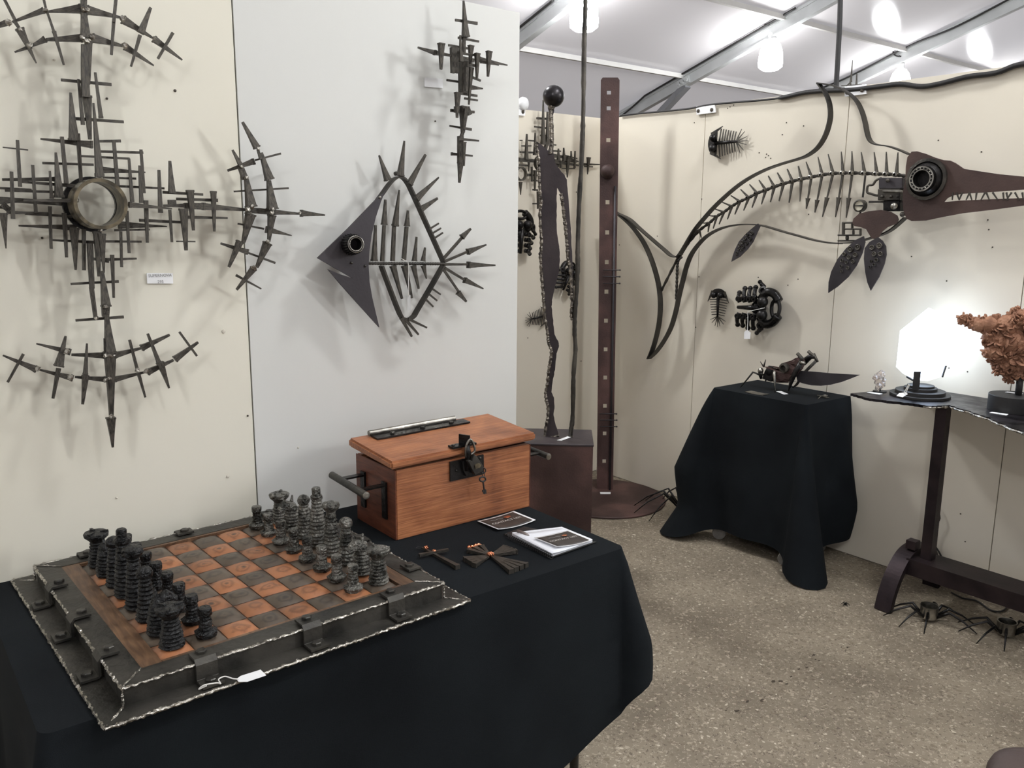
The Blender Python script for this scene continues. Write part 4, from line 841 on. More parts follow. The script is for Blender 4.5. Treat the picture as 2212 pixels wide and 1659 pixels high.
for i in range(8):
    for j in range(8):
        bm = nb(); n_ = 6; grid = []
        random.seed(i*8+j)
        hgt = random.uniform(.0075, .0105)
        for a in range(n_+1):
            row = []
            for b in range(n_+1):
                s, t = a/n_*2-1, b/n_*2-1
                z = BZ-.0075+hgt*((1-abs(s)**3)*(1-abs(t)**3))**.7+random.uniform(-.0003, .0003)
                row.append(bm.verts.new(bp(SU0+tu*(i+.5+s*.485), SV+tv*(j+.5+t*.485), z)))
            grid.append(row)
        for a in range(n_):
            for b in range(n_): bm.faces.new((grid[a][b], grid[a+1][b], grid[a+1][b+1], grid[a][b+1]))
        fin('board_tile', bm, M_tileo if (i+j) % 2 == 0 else M_tiled, cb, True)
random.seed(11)
def rope(parent, a, b, r, n, name='weld_bead'):
    bm = nb(); tube(bm, [a+(b-a)*i/n+V((0, 0, random.uniform(-r, r)*.4)) for i in range(n+1)], [r*random.uniform(.55, 1.25) for _ in range(n+1)], 6, jit=.2); return fin(name, bm, M_weld, parent)
q = lambda i, z: [bp(i, i, z), bp(BS-i, i, z), bp(BS-i, BS-i, z), bp(i, BS-i, z)]
a = q(0, TZ+.005); b = q(IN-.004, BZ-.002); c = q(IN-.004, TZ+.01)
for k in range(4):
    rope(cb, a[k], a[(k+1) % 4], .0036, 150); rope(cb, b[k], b[(k+1) % 4], .0036, 130)
    rope(cb, c[k], b[k], .0025, 12); rope(cb, a[k], c[k], .002, 16); rope(cb, b[k]+V((0, 0, .003)), q(WI, BZ+.001)[k], .002, 14)
def hexbolt(parent, p, r=.011, h=.008):
    bm = nb(); lathe(bm, [(r, 0), (r, h*.8), (r*.8, h)], 6, Matrix.Translation(p) @ Matrix.Rotation(random.random(), 4, 'Z')); return fin('bolt', bm, M_bolt, parent)
def clamp(o, along, inn):
    "Z strap: o on outer edge (local origin), along = edge direction, inn = inward direction"
    w = .042
    prof = [(.004, TZ+.011), (IN-.012, TZ+.011), (IN-.007, TZ+.016), (IN-.007, BZ-.002), (IN-.003, BZ+.004), (IN+.030, BZ+.004)]
    bm = nb(); t = .005; R_ = []
    for i, (d, z) in enumerate(prof):
        p0, p1 = prof[max(i-1, 0)], prof[min(i+1, len(prof)-1)]; e = V((p1[0]-p0[0], p1[1]-p0[1])).normalized(); nn = V((-e.y, e.x))*t
        for dd, zz in ((d, z), (d+nn.x, z+nn.y)): R_.append([bm.verts.new(o+along*s*w/2+inn*dd+V((0, 0, zz))) for s in (-1, 1)])
    for i in range(0, len(R_)-2, 2):
        A0, B0, A1, B1 = R_[i], R_[i+1], R_[i+2], R_[i+3]
        bm.faces.new((A0[0], A0[1], A1[1], A1[0])); bm.faces.new((B0[0], B0[1], B1[1], B1[0])); bm.faces.new((A0[0], A1[0], B1[0], B0[0])); bm.faces.new((A0[1], A1[1], B1[1], B0[1]))
    bm.faces.new((R_[0][0], R_[0][1], R_[1][1], R_[1][0])); bm.faces.new((R_[-1][0], R_[-1][1], R_[-2][1], R_[-2][0]))
    cl = fin('clamp_strap', bm, M_frame, cb)
    hexbolt(cl, o+inn*.020+V((0, 0, TZ+.015))); hexbolt(cl, o+inn*(IN+.016)+V((0, 0, BZ+.008)))
for x in (onz((462, 1492), TZ).x, onz((690, 1410), TZ).x, onz((880, 1352), TZ).x): clamp(bp((x-BO.x), 0, 0), U, W_)
for qy in ((65, 1315), (118.6, 1383), (181, 1467)):
    y = onz(qy, TZ+.01).y-BO.y; clamp(bp(0, y, 0), W_, U)
for s in (.2, .5, .8): clamp(bp(BS*s, BS, 0), U, -W_); clamp(bp(BS, BS*s, 0), W_, -U)
# ---- pieces
def wob(prof, n, M, jit=.10, seed=0):
    bm = nb(); lathe(bm, prof, n, M, jit); return bm
def stack(r0, r1, h0, h1, n, amp=.12):
    "rough wound-wire column"
    out = []
    for i in range(n+1):
        t = i/n; r = r0+(r1-r0)*t; out.append((r*(1+(amp if i % 2 else -amp)*random.uniform(.4, 1)), h0+(h1-h0)*t))
    return out
def piece(kind, u, w, mt, label, group):
    p = bp(SU0+tu*(u+.5), SV+tv*(w+.5), BZ+.0005); M = Matrix.Translation(p) @ Matrix.Rotation(random.uniform(0, 6), 4, 'Z')
    t = thing('chess_'+kind, label, 'chess piece', p, group)
    F_ = lambda name, bm: fin(name, bm, mt, t, True, ang=.5)
    if kind == 'pawn':
        bm = wob([(.020, 0), (.023, .006), (.024, .011), (.016, .016)], 8, M, .07); F_('nut_base', bm)
        bm = wob(stack(.0145, .011, .014, .044, 8, .07), 10, M, .09); F_('stem', bm)
        bm = wob([(.0105, .043), (.0135, .047), (.0140, .059), (.0125, .063)], 9, M, .07); F_('bolt_head', bm)
    elif kind == 'rook':
        bm = wob(stack(.0245, .015, 0, .062, 16), 14, M, .05); F_('wound_body', bm)
        bm = wob([(.014, .060), (.019, .068), (.0275, .076), (.0285, .084), (.026, .086)], 16, M, .04)
        F_('flared_top', bm)
        for k in range(3):
            a = k*2.1+.4; bm = nb(); d = V((math.cos(a), math.sin(a), 0)); bar(bm, M @ (d*.010+V((0, 0, .0875))), M @ (d*.0275+V((0, 0, .0875))), .006, .006, .004); F_('slot', bm)
    elif kind == 'knight':
        bm = wob(stack(.0255, .018, 0, .058, 14), 14, M, .06); F_('wound_body', bm)
        d = (U if mt is M_chessblack else -U); h = p+V((0, 0, .066))
        bm = nb(); tube(bm, [p+V((0, 0, .052))-d*.004, h+d*.002, h+d*.018+V((0, 0, .010)), h+d*.036-V((0, 0, .004))], [.016, .018, .015, .009], 9, jit=.1); F_('horse_head', bm)
        bm = nb(); bar(bm, h+V((0, 0, .012)), h-d*.004+V((0, 0, .034)), .010, .004, .008); F_('ear', bm)
    elif kind == 'bishop':
        bm = wob(stack(.0235, .0115, 0, .096, 20), 14, M, .06); F_('wound_body', bm)
        bm = nb(); ball(bm, p+V((0, 0, .106)), .0175, 2, (1, 1, .9), None, .05); F_('round_top', bm)
    elif kind == 'queen':
        bm = wob(stack(.0250, .0115, 0, .118, 24), 14, M, .07); F_('wound_body', bm)
        bm = wob([(.012, .116), (.019, .122), (.0225, .130), (.021, .138), (.010, .142)], 12, M, .08); F_('crown', bm)
    else:
        bm = wob(stack(.0260, .0125, 0, .126, 26), 14, M, .08); F_('wound_body', bm)
        bm = wob([(.012, .124), (.0155 if side else .019, .130), (.0155 if side else .019, .138), (.0115, .141), (.0115, .158), (.009, .161)], 10, M, .08); F_('crown', bm)
ordn = ['first', 'second', 'third', 'fourth', 'fifth', 'sixth', 'seventh', 'eighth']
back = ['rook', 'knight', 'bishop', 'queen', 'king', 'bishop', 'knight', 'rook']
for side, mt, cname in ((0, M_chessblack, 'black'), (1, M_chessgrey, 'grey')):
    for w in range(8):
        k = back[w]; n = {0: 'nearest the viewer', 7: 'nearest the wall', 1: 'second from the viewer', 2: 'third from the viewer', 5: 'sixth from the viewer', 6: 'seventh from the viewer'}.get(w, '')
        lab = ('tall %s iron chess %s in the middle of the %s back row' % (cname, k, 'left' if side == 0 else 'right')) if k in ('king', 'queen') else '%s wound-iron chess %s %s in the %s back row' % (cname, k, n, 'left' if side == 0 else 'right')
        piece(k, 7 if side else 0, w, mt, lab, '%s chess back row' % cname)
        piece('pawn', 6 if side else 1, w, mt, '%s pawn, %s from the viewer in the %s pawn row' % (cname, ordn[w], 'right' if side else 'left'), '%s chess pawns' % cname)
Zt = Zm(380, 1220, 3.253)
pt = thing('price_tag', 'white price tag tied with string to the front clamp of the chess board', 'tag', onz(Zt(530, 790), TZ+.01))
bm = nb(); plate(bm, [onz(Zt(*q), TZ+.0115) for q in ((425,805),(455,782),(595,738),(634,777),(500,822),(440,822))], ez, .001); fin('paper', bm, M_card, pt)
bm = nb(); tube(bm, smoothpath([onz(Zt(*q), z) for q, z in (((215,850),TZ+.03),((160,875),TZ+.022),((200,845),TZ+.030),((290,830),TZ+.026),((315,835),TZ+.020),((300,805),TZ+.02),((345,785),TZ+.02),((400,800),TZ+.018),((440,803),TZ+.014))], 5), .0013, 5); fin('string', bm, M_string, pt)
# ================================================================== CHEST
cx0, cx1, cy0, cy1 = 1.146, 1.640, 1.984, 2.215; cz0, cz1 = TZ+.001, 1.062
ch = thing('wooden_chest', 'orange stained wooden chest with iron handles, hinge and padlocked hasp', 'chest', ((cx0+cx1)/2, (cy0+cy1)/2, cz0))
t_ = .022
def wbx(name, a, b, mt, par, lab=None, bev=.002):
    bm = nb(); a, b = V(a), V(b); box(bm, (a+b)/2, b-a)
    if bev: bmesh.ops.bevel(bm, geom=bm.edges[:], offset=bev, segments=2, affect='EDGES')
    return fin(name, bm, mt, par, label=lab)
wbx('front_board', (cx0+.004, cy0, cz0), (cx1-.004, cy0+t_, cz1), M_chest, ch, 'orange grained front board')
wbx('back_board', (cx0+.004, cy1-t_, cz0), (cx1-.004, cy1, cz1), M_chest, ch)
wbx('end_board', (cx0, cy0+.001, cz0), (cx0+.004, cy1, cz1), M_chestend, ch, bev=.001); wbx('end_board', (cx1-.004, cy0+.001, cz0), (cx1, cy1, cz1), M_chestend, ch, bev=.001)
wbx('bottom_board', (cx0+.004, cy0+t_, cz0), (cx1-.004, cy1-t_, cz0+.015), M_chestend, ch)
# lid: slightly tilted slab with bevelled front
def lid_pt(x, y, z): 
    s = (y-cy1)/(cy0-cy1); return V((x, y, z+.012*(1-s)+.006*(x-cx0)/(cx1-cx0)))
bm = nb(); lx0, lx1, ly0, ly1 = cx0-.018, cx1+.012, cy0-.012, cy1+.012; z0, z1 = cz1+.009, cz1+.036
quadbox(bm, [lid_pt(*p) for p in ((lx0, ly0, z0), (lx1, ly0, z0), (lx1, ly1, z0), (lx0, ly1, z0), (lx0, ly0, z1-.004), (lx1, ly0, z1-.004), (lx1, ly1, z1), (lx0, ly1, z1))])
bmesh.ops.bevel(bm, geom=bm.edges[:], offset=.006, segments=2, affect='EDGES'); lid = fin('lid', bm, M_chest, ch, label='thick plank lid')
lz = lambda x, y: lid_pt(x, y, z1).z
# hinge
ha, hb = onz((792, 945), cz1+.05), onz((997, 908), cz1+.05)
hy = 2.205; bm = nb(); hx0, hx1 = cx0+.045, cx1-.14
quadbox(bm, [V((x, y, lz(x, y)+dz)) for dz in (0, .005) for x, y in ((hx0, hy-.045), (hx1+.03, hy-.045), (hx1+.03, hy-.004), (hx0, hy-.004))]); hg = fin('hinge_plate', bm, M_black, ch)
bm = nb(); tube(bm, [V((hx0-.005, hy, lz(hx0, hy)+.010)), V((hx1, hy, lz(hx1, hy)+.010))], .0085, 10); fin('hinge_barrel', bm, M_steel, ch, True, 'polished round hinge barrel', .8)
for f_ in (.2, .55, .9):
    x = hx0+(hx1-hx0)*f_; hexbolt(hg, V((x, hy-.026, lz(x, hy)+.004)), .008, .006)
# handles
for sx, xx in ((-1, cx0), (1, cx1)):
    hxo = xx+sx*.085; zc = 1.008
    bm = nb(); tube(bm, [(hxo, cy0+.012, zc-.004), (hxo, cy1-.01, zc+.004)], .0105, 14); hd = fin('handle_bar', bm, M_frame, ch, True, ang=.8)
    for yy in (cy0+.012, cy1-.01):
        s = -1 if yy < 2.1 else 1; bm = nb(); lathe(bm, [(.0107, 0), (.0102, .0015), (.006, .002)], 14, axm((hxo, yy, zc-.004 if s < 0 else zc+.004), (0, s, 0))); fin('bar_end', bm, M_steel, hd)
    for yy in (cy0+.055, cy1-.05):
        bm = nb(); bar(bm, (hxo, yy, zc), (xx, yy, zc), .022, .022, .005, .005, ez); box(bm, (xx+sx*.004, yy, zc-.045), (.006, .024, .11)); fin('handle_bracket', bm, M_black, ch)
# hasp, padlock, key
Zk = Zm(960, 920, 10.37)
SF_ = lambda x, y, f: ony(Zk(x, y), cy0-f)
bm = nb(); plate(bm, [SF_(*q, .003) for q in ((120,805),(870,640),(880,1075),(125,1245))], V((0, -1, 0)), .005); kp = fin('lock_plate', bm, M_black, ch, label='square black iron lock plate')
for q in ((270, 1000), (800, 720)): bm = nb(); ball(bm, SF_(*q, .007), .0045, 1); fin('rivet', bm, M_bolt, kp, True)
hx = SF_(500, 400, .02).x
bm = nb()
zl = lz(hx, cy0); quadbox(bm, [V((x, y, lz(x, y)+dz)) for dz in (-.002, .004) for x, y in ((hx-.045, cy0-.014), (hx+.04, cy0-.014), (hx+.04, cy0+.012), (hx-.045, cy0+.012))]); hs = fin('hasp_plate', bm, M_black, ch)
hexbolt(hs, V((hx-.034, cy0, lz(hx, cy0)+.003)), .006, .004); hexbolt(hs, V((hx+.030, cy0, lz(hx, cy0)+.003)), .006, .004)
bm = nb(); quadbox(bm, [V((x, y, z)) for z in (zl, zl+.034) for x, y in ((hx-.012, cy0+.004), (hx+.004, cy0-.028), (hx+.008, cy0-.026), (hx-.008, cy0+.006))]); fin('hasp_tab', bm, M_black, ch)
bm = nb(); tube(bm, [V((hx, cy0-.022, zl+.004)), V((hx+.002, cy0-.026, zl-.02)), V((hx, cy0-.014, cz1-.035))], .008, 8); fin('hasp_arm', bm, M_black, ch, True)
pl = thing('padlock', 'old dark iron padlock hanging from the chest\'s hasp', 'padlock', SF_(640, 1000, .03))
out = [(500,780),(540,750),(590,785),(640,620),(700,680),(830,880),(840,1000),(660,1090),(600,1000)]
bm = nb(); plate(bm, [SF_(*q, .030) for q in out], V((0, -1, 0)), .016); bmesh.ops.bevel(bm, geom=bm.edges[:], offset=.0015, segments=1, affect='EDGES'); fin('lock_body', bm, M_iron2, pl)
bm = nb(); plate(bm, [SF_(*q, .012) for q in ((375,790),(430,745),(480,800),(560,930),(590,1060),(470,1120),(400,980))], V((0, -1, 0)), .012); fin('lock_body_rear', bm, M_black, pl)
bm = nb(); tube(bm, smoothpath([SF_(*q, f) for q, f in (((600,640),.03),((680,560),.034),((660,430),.034),((580,300),.034),((500,420),.03),((470,560),.026),((480,700),.022))], 6), .0035, 8); fin('shackle', bm, M_steel, pl, True)
bm = nb(); plate(bm, [SF_(*q, .040) for q in ((675,880),(745,830),(790,840),(820,880),(790,930),(690,965))], V((0, -1, 0)), .003); fin('brass_plate', bm, M_ringbrass, pl, label='small brass keyhole plate')
ky = thing('iron_key', 'small dark iron key hanging on a ring below the padlock', 'key', SF_(890, 1500, .03))
K = lambda cx, cy, rx, ry: [SF_(cx+rx*math.cos(a), cy+ry*math.sin(a), .032) for a in [i*2*math.pi/20 for i in range(20)]]
bm = nb(); tube(bm, K(870, 1000, 55, 62), .0016, 6, closed=True); tube(bm, K(872, 1090, 22, 55), .0012, 6, closed=True); fin('key_ring', bm, M_cable, ky, True)
bm = nb(); tube(bm, K(855, 1195, 68, 52), .0026, 8, closed=True); fin('key_bow', bm, M_cable, ky, True)
bm = nb(); tube(bm, [SF_(865, 1250, .032), SF_(905, 1520, .032)], .0026, 8); plate(bm, [SF_(*q, .032) for q in ((850,1435),(930,1420),(940,1515),(870,1520),(868,1485),(850,1478))], V((0, -1, 0)), .003); fin('key_shank', bm, M_cable, ky)
# ================================================================== PAPERS AND SMALL CROSSES ON THE TABLE
Zc = Zm(880, 1090, 5.267)
def sheet(name, cs, z, mt, parent, curl=.0, n=8, th=.0008, inset=0, lab=None):
    C = [onz(Zc(*q), z) for q in cs]
    if inset:
        m_ = sum(C, V())/4; C = [m_+(p-m_)*(1-inset) for p in C]
    bm = nb(); G = [[bm.verts.new(C[0].lerp(C[1], i/n).lerp(C[3].lerp(C[2], i/n), j/n)+V((0, 0, curl*(4*(i/n-.5)**2)*1.0*(.4+.6*(j/n))))) for j in range(n+1)] for i in range(n+1)]
    for i in range(n):
        for j in range(n): bm.faces.new((G[i][j], G[i+1][j], G[i+1][j+1], G[i][j+1]))
    o = fin(name, bm, mt, parent, True, lab); md = o.modifiers.new('thick', 'SOLIDIFY'); md.thickness = th; md.offset = 1; return o, C
def contact_card(cs, z, label, curl):
    t = thing('contact_card', label, 'card', onz(Zc(*cs[3]), z))
    sheet('paper', cs, z, M_card, t, curl); o, C = sheet('print', cs, z+.0014, M_print, t, curl, inset=.10, th=.0002, lab='dark printed picture')
    # reading direction: left corner -> upper corner edge runs along the text
    ux = ((C[1]-C[0])+(C[2]-C[3])).normalized(); nrm = ez; uy = nrm.cross(ux); c_ = (C[0]+C[1]+C[2]+C[3])/4; wdt = ((C[1]-C[0]).length+(C[2]-C[3]).length)/2
    zz = z+.0036+curl*.45
    put_text(o, 'CONTACT LIST', V((c_.x, c_.y, zz))-uy*.004, ux, uy, wdt*.125, M_inkw)
    bm = nb(); e_ = V((c_.x, c_.y, zz))+uy*wdt*.17+ux*wdt*.16
    ball(bm, e_, wdt*.085, 1, (1.2, .8, .06), None, .2); fin('copper_emblem', bm, M_copper, o)
    bm = nb(); tube(bm, smoothpath([V((c_.x, c_.y, zz))+uy*wdt*(.17+.02*math.sin(i*2.2))+ux*wdt*(-.34+.07*i) for i in range(6)], 3), .0007, 4); fin('signature_line', bm, M_ink, o)
    return t
contact_card([(795,197),(1210,82),(1460,197),(1030,305)], TZ+.003, 'dark printed contact list card with a white border leaning by the chest', .006)
nbk = thing('spiral_notebook', 'open spiral-bound notebook with white pages near the table corner', 'notebook', onz(Zc(1640, 600), TZ))
sheet('back_cover', [(1100,340),(1330,255),(2150,430),(1660,600)], TZ+.002, M_cable, nbk, 0, th=.002)
cs = [(1190,352),(1755,285),(2105,428),(1645,590)]
C = [onz(Zc(*q), TZ+.004) for q in cs]
bm = nb(); quadbox(bm, C+[p+V((0, 0, .009)) for p in C]); fin('page_block', bm, M_paper, nbk)
sheet('loose_page', [(1195,338),(1755,275),(2100,415),(1645,575)], TZ+.0135, M_paper, nbk, .004)
a, b = onz(Zc(1112, 345), TZ+.008), onz(Zc(1640, 590), TZ+.008)
for i in range(24):
    p = a+(b-a)*(i+.5)/24; bm = nb(); d = (b-a).normalized(); s = ez.cross(d)
    tube(bm, [p+(s*math.cos(k)+ez*math.sin(k))*.0062+d*.0009*k for k in [j*2*math.pi/10 for j in range(10)]], .0009, 4, closed=True); fin('spiral_loop', bm, M_cable, nbk)
contact_card([(1440,385),(1830,297),(2105,420),(1700,497)], TZ+.0185, 'dark printed contact list card lying on the open notebook', .004)
bm = nb(); a, b = onz(Zc(1255, 300), TZ+.016), onz(Zc(1385, 350), TZ+.017); tube(bm, [a, a.lerp(b, .4), a.lerp(b, .8), b], [.005, .0055, .004, .0012], 8); pn = fin('pen', bm, mat('clear_smoky_plastic', (110, 100, 96), (150, 140, 134), 40, .15), None, True); tag(pn, 'short translucent pen lying on the notebook page', 'pen')
xz = TZ+.007
NZ = lambda q: onz(Zc(*q), xz)
xs = thing('nail_cross_pendant', 'small nail cross bound with copper wire, nearest the chess board', 'cross', NZ((305, 550)))
nail(xs, NZ((575,712)), NZ((170,492)), .013, .005, ez, 'horseshoe_nail'); nail(xs, NZ((135,592))+ez*.004, NZ((465,528))+ez*.004, .009, .007, ez, 'horseshoe_nail', False)
for q in ((305,550),(212,508)): bm = nb(); c = NZ(q)+ez*.003; [tube(bm, [c+V((random.uniform(-1, 1)*.003, random.uniform(-1, 1)*.003, 0))+V((math.cos(a)*.007*math.cos(k), math.sin(a)*.007*math.cos(k), .006*math.sin(k))) for k in [j*2*math.pi/10 for j in range(10)]], .0012, 5, closed=True) for a in (.4, .9, 1.4, 2.2)]; fin('copper_binding', bm, M_copper, xs, True)
bm = nb(); c = NZ((130, 495)); tube(bm, [c+V((math.cos(a)*.008, math.sin(a)*.006, .001)) for a in [i*2*math.pi/16 for i in range(16)]], .0009, 5, closed=True); fin('hanging_loop', bm, M_cable, xs)
xl = thing('nail_cross_pendant', 'large splayed nail cross bound with copper wire beside the notebook', 'cross', NZ((945, 580)))
cc = (945, 580)
for e0, e1, n_ in (((690,520),(845,478),3),((1115,485),(1245,532),4),((640,622),(755,690),4),((1185,762),(1362,692),4)):
    for i in range(n_):
        f_ = i/(n_-1); e_ = (e0[0]+(e1[0]-e0[0])*f_, e0[1]+(e1[1]-e0[1])*f_); nail(xl, NZ(e_), NZ((cc[0]+(e_[0]-cc[0])*.03, cc[1]+(e_[1]-cc[1])*.03)), .0135, .0045, ez, 'horseshoe_nail')
bm = nb(); c = NZ(cc)+ez*.003
for a in (.2, .7, 1.2, 1.9, 2.6): tube(bm, [c+V((math.cos(a)*.010*math.cos(k), math.sin(a)*.010*math.cos(k), .007*math.sin(k))) for k in [j*2*math.pi/10 for j in range(10)]], .0014, 5, closed=True)
fin('copper_binding', bm, M_copper, xl, True)
bm = nb(); a, b = NZ((688,515))+ez*.005, NZ((838,472))+ez*.005
tube(bm, [a.lerp(b, i/14)+V((0, 0, .004*math.sin(i*1.8))) for i in range(15)], .0042, 6, jit=.15); fin('copper_wrap', bm, M_copper, xl, True)
# ================================================================== GRASSHOPPER
gh = thing('grasshopper_sculpture', 'scrap-metal grasshopper with a trowel-blade wing and hammer legs on the draped stand', 'sculpture', (3.88, 2.6, T2))
Zg = Zm(1590, 740, 7.628); GX = 3.90
G_ = lambda x, y, f=0: onx(Zg(x, y), GX-f)
k = mpp(G_(900, 500))/7.628
bm = nb(); plate(bm, [G_(*q, .0) for q in ((1040,462),(1300,480),(1560,505),(2042,532),(1900,590),(1740,650),(1560,695),(1400,712),(1250,705),(1100,672),(1015,640),(990,540))], NR, .004); fin('trowel_wing', bm, M_plate, gh, label='flat pointed trowel-blade wing')
bm = nb(); plate(bm, [G_(*q, .025) for q in ((680,440),(730,430),(760,345),(870,312),(960,285),(1030,235),(1110,285),(1085,420),(985,520),(925,620),(830,635),(790,648),(700,635),(660,590),(655,480))], NR, .05); bmesh.ops.bevel(bm, geom=bm.edges[:], offset=.006, segments=2, affect='EDGES'); fin('abdomen_casting', bm, M_rust, gh)
bm = nb(); lathe(bm, [(48*k, 0), (78*k, .0), (78*k, .02), (50*k, .024), (46*k, .004)], 22, axm(G_(815, 415, .05), NR)); fin('hip_socket', bm, M_iron, gh, True, ang=.5)
bm = nb(); ball(bm, G_(560, 470, .01), 92*k, 3, (.8, .8, 1)); bar(bm, G_(480, 520, .01), G_(610, 590, .01), 90*k, 70*k, .05); fin('thorax', bm, M_black, gh, True, ang=.7)
bm = nb(); ball(bm, G_(405, 465, .01), 58*k, 2, (.9, .8, 1)); tube(bm, [G_(400, 500, .01), G_(412, 600, .01)], [48*k, 18*k], 10); fin('head', bm, M_black, gh, True)
bm = nb(); lathe(bm, [(40*k, 0), (40*k, .006), (16*k, .012)], 14, axm(G_(405, 460, .045), NR)); fin('eye', bm, M_steel, gh, True, ang=.6)
for a, b in (((455,400),(398,312)), ((455,400),(488,280))): bm = nb(); bar(bm, G_(*a, .01), G_(*b, .02), 24*k, 8*k); fin('antenna', bm, M_iron, gh)
def leg(pts, w, name='leg', mt=M_iron):
    P_ = [G_(x, y, f) for x, y, f in pts]
    for p in P_: p.z = max(p.z, T2+.004)
    bm = nb(); tube(bm, P_, [w_*k for w_ in w], 8); return fin(name, bm, mt, gh, True)
leg([(460,530,.02),(370,522,.05),(278,488,.07),(180,610,.09),(75,745,.10)], [16, 18, 17, 14, 7]); leg([(650,440,.03),(630,520,.06),(638,640,.07),(640,842,.08)], [34, 30, 18, 7], mt=M_steel)
leg([(500,600,0),(480,640,-.02)], [20, 8])
leg([(1085,300,.04),(985,470,.05),(910,640,.06),(862,800,.07)], [44, 40, 36, 10], 'hind_leg', M_black); leg([(1100,330,-.03),(1230,230,-.04),(1310,240,-.04)], [60, 44, 30], 'hind_leg', M_black); leg([(1320,300,-.04),(1150,470,-.04),(1000,690,-.03),(930,745,-.03)], [26, 26, 22, 8], 'hind_leg', M_iron)
leg([(1090,285,.03),(1040,210,.03),(1010,180,.03)], [42, 30, 30], 'hammer_claw'); leg([(1290,235,-.04),(1230,180,-.04),(1190,145,-.04)], [30, 28, 28], 'hammer_claw')
leg([(1270,190,-.04),(1345,318,-.04)], [34, 20], 'knee_joint', M_iron); leg([(1060,330,.05),(1130,340,.05)], [30, 26], 'knee_joint', M_steel)
GZ = lambda x, y: onz(Zg(x, y), T2+.003)
bm = nb(); plate(bm, [GZ(*q) for q in ((145,812),(250,795),(470,840),(555,848),(440,870),(270,845))], ez, .002); tag(fin('steel_scrap', bm, M_steel), 'thin grey steel offcut lying in front of the grasshopper', 'offcut')
bm = nb(); plate(bm, [GZ(*q) for q in ((660,803),(745,800),(862,848),(790,856))], ez, .001); tag(fin('price_card', bm, M_card), 'white card lying beside the grasshopper\'s front leg', 'card')
wi = thing('wire_insect', 'tiny bent-wire insect on the right front of the draped stand', 'sculpture', GZ(1440, 905))
for pts in (((1340,875),(1440,905),(1535,915)), ((1350,930),(1400,900),(1470,880)), ((1440,905),(1495,925))):
    bm = nb(); tube(bm, [GZ(*q)+ez*(.006 if i == 1 else .001) for i, q in enumerate(pts)], .0022, 5); fin('wire_leg', bm, M_steel, wi)
bm = nb(); tube(bm, [GZ(1470, 890)+V((math.cos(a)*.010, math.sin(a)*.010, .006)) for a in [i*.52 for i in range(12)]], .002, 5, closed=True); fin('wire_loop', bm, M_steel, wi)
# ================================================================== STEEL TABLE AT THE RIGHT
RZ = .965
PT = thing('steel_plate_table', 'steel table with a ragged torch-cut plate top and arched feet by the right wall', 'table', (3.87, 1.75, 0))
edgepts = [(1838,852),(1870,862),(1912,868),(1960,873),(2010,880),(2050,878),(2090,890),(2130,903),(2175,922),(2225,941)]
front = [onz(q, RZ) for q in edgepts]
fr = []
for a, b in zip(front, front[1:]):
    for i in range(8): fr.append(a.lerp(b, i/8)+V((random.uniform(-.006, .006), random.uniform(-.004, .004), 0)))
fr.append(front[-1]); e_ = front[-1]
fr += [V((e_.x-.05, e_.y-.25, RZ)), V((e_.x+.0, e_.y-.55, RZ)), V((XR-.02, e_.y-.55, RZ)), V((XR-.02, front[0].y-.13, RZ)), V((XR-.05, front[0].y-.10, RZ))]
bm = nb(); plate(bm, fr, ez, .012); fin('plate_top', bm, mat('glossy_black_plate', (30, 28, 32), (60, 56, 60), 12, .28, .85, .2, 40, r2=.5), PT, label='ragged-edged dark steel plate top')
bm = nb(); P = fr[30:73]; tube(bm, [p+V((-.002, 0, -.002)) for p in P], [.0045*random.uniform(.5, 1.4) for _ in P], 6, jit=.3); fin('cut_edge_slag', bm, M_weld, PT)
M_tube = mat('brown_black_square_tube', (40, 33, 36), (58, 48, 50), 8, .45, .7, .06, 80)
px_, py_ = 3.80, 1.70
p0 = onx((2003, 1215), px_); p1 = onx((2026, 885), px_)
bm = nb(); box(bm, (px_, p0.y, (RZ+.14)/2), (.048, .048, RZ-.14-.01)); fin('post', bm, M_tube, PT)
bmz = .205
bm = nb(); quadbox(bm, [V((x, y, z)) for z in (bmz-.045, bmz+.03) for x, y in ((3.72, p0.y+.06), (3.88, p0.y+.06), (3.88, -.2), (3.72, -.2))]); fin('stretcher_beam', bm, M_tube, PT)
for yy in (p0.y+.085, .05):
    A = smoothpath([V((3.60, yy, .0)), V((3.625, yy, .08)), V((3.68, yy, .17)), V((3.76, yy, .235)), V((3.86, yy, .25)), V((3.96, yy, .225)), V((4.02, yy, .14)), V((4.05, yy, .07)), V((4.06, yy, 0))], 6)
    bm = nb(); ribbon(bm, A, V((0, 1, 0)), .03, .075); fin('arched_foot', bm, M_tube, PT)
bm = nb(); box(bm, (3.79, p0.y+.07, .285), (.045, .045, .04)); fin('foot_block', bm, M_tube, PT)
bm = nb(); box(bm, (px_, .05, (RZ+.14)/2), (.07, .07, RZ-.14-.01)); fin('post', bm, M_tube, PT)
# lit quartz
Zq = Zm(1840, 620, 5.185)
bc = onz(Zq(762, 1215), RZ+.008); qn = V((-bc.x, -bc.y, 0)).normalized(); k = mpp(bc)/5.185
ql = thing('quartz_lamp', 'large glowing white quartz crystal on a stepped round black base', 'lamp', (bc.x, bc.y, RZ+.006))
zz = RZ+.0062
for i, (r, h) in enumerate(((312, .012), (258, .016), (172, .014), (140, .010))):
    bm = nb(); lathe(bm, [(r*k-.001, 0), (r*k, .001), (r*k, h-.001), (r*k-.001, h)], 40, Matrix.Translation((bc.x, bc.y, zz))); fin('base_disc', bm, M_cable, ql, True, ang=.5); zz += h
Q = lambda x, y, f: hit(Zq(x, y), bc+qn*f, qn)
oq = [(540,490),(860,232),(1060,320),(1125,500),(1115,800),(1050,885),(1010,1005),(850,1052),(700,1040),(570,965),(497,895)]
cq = (820, 660)
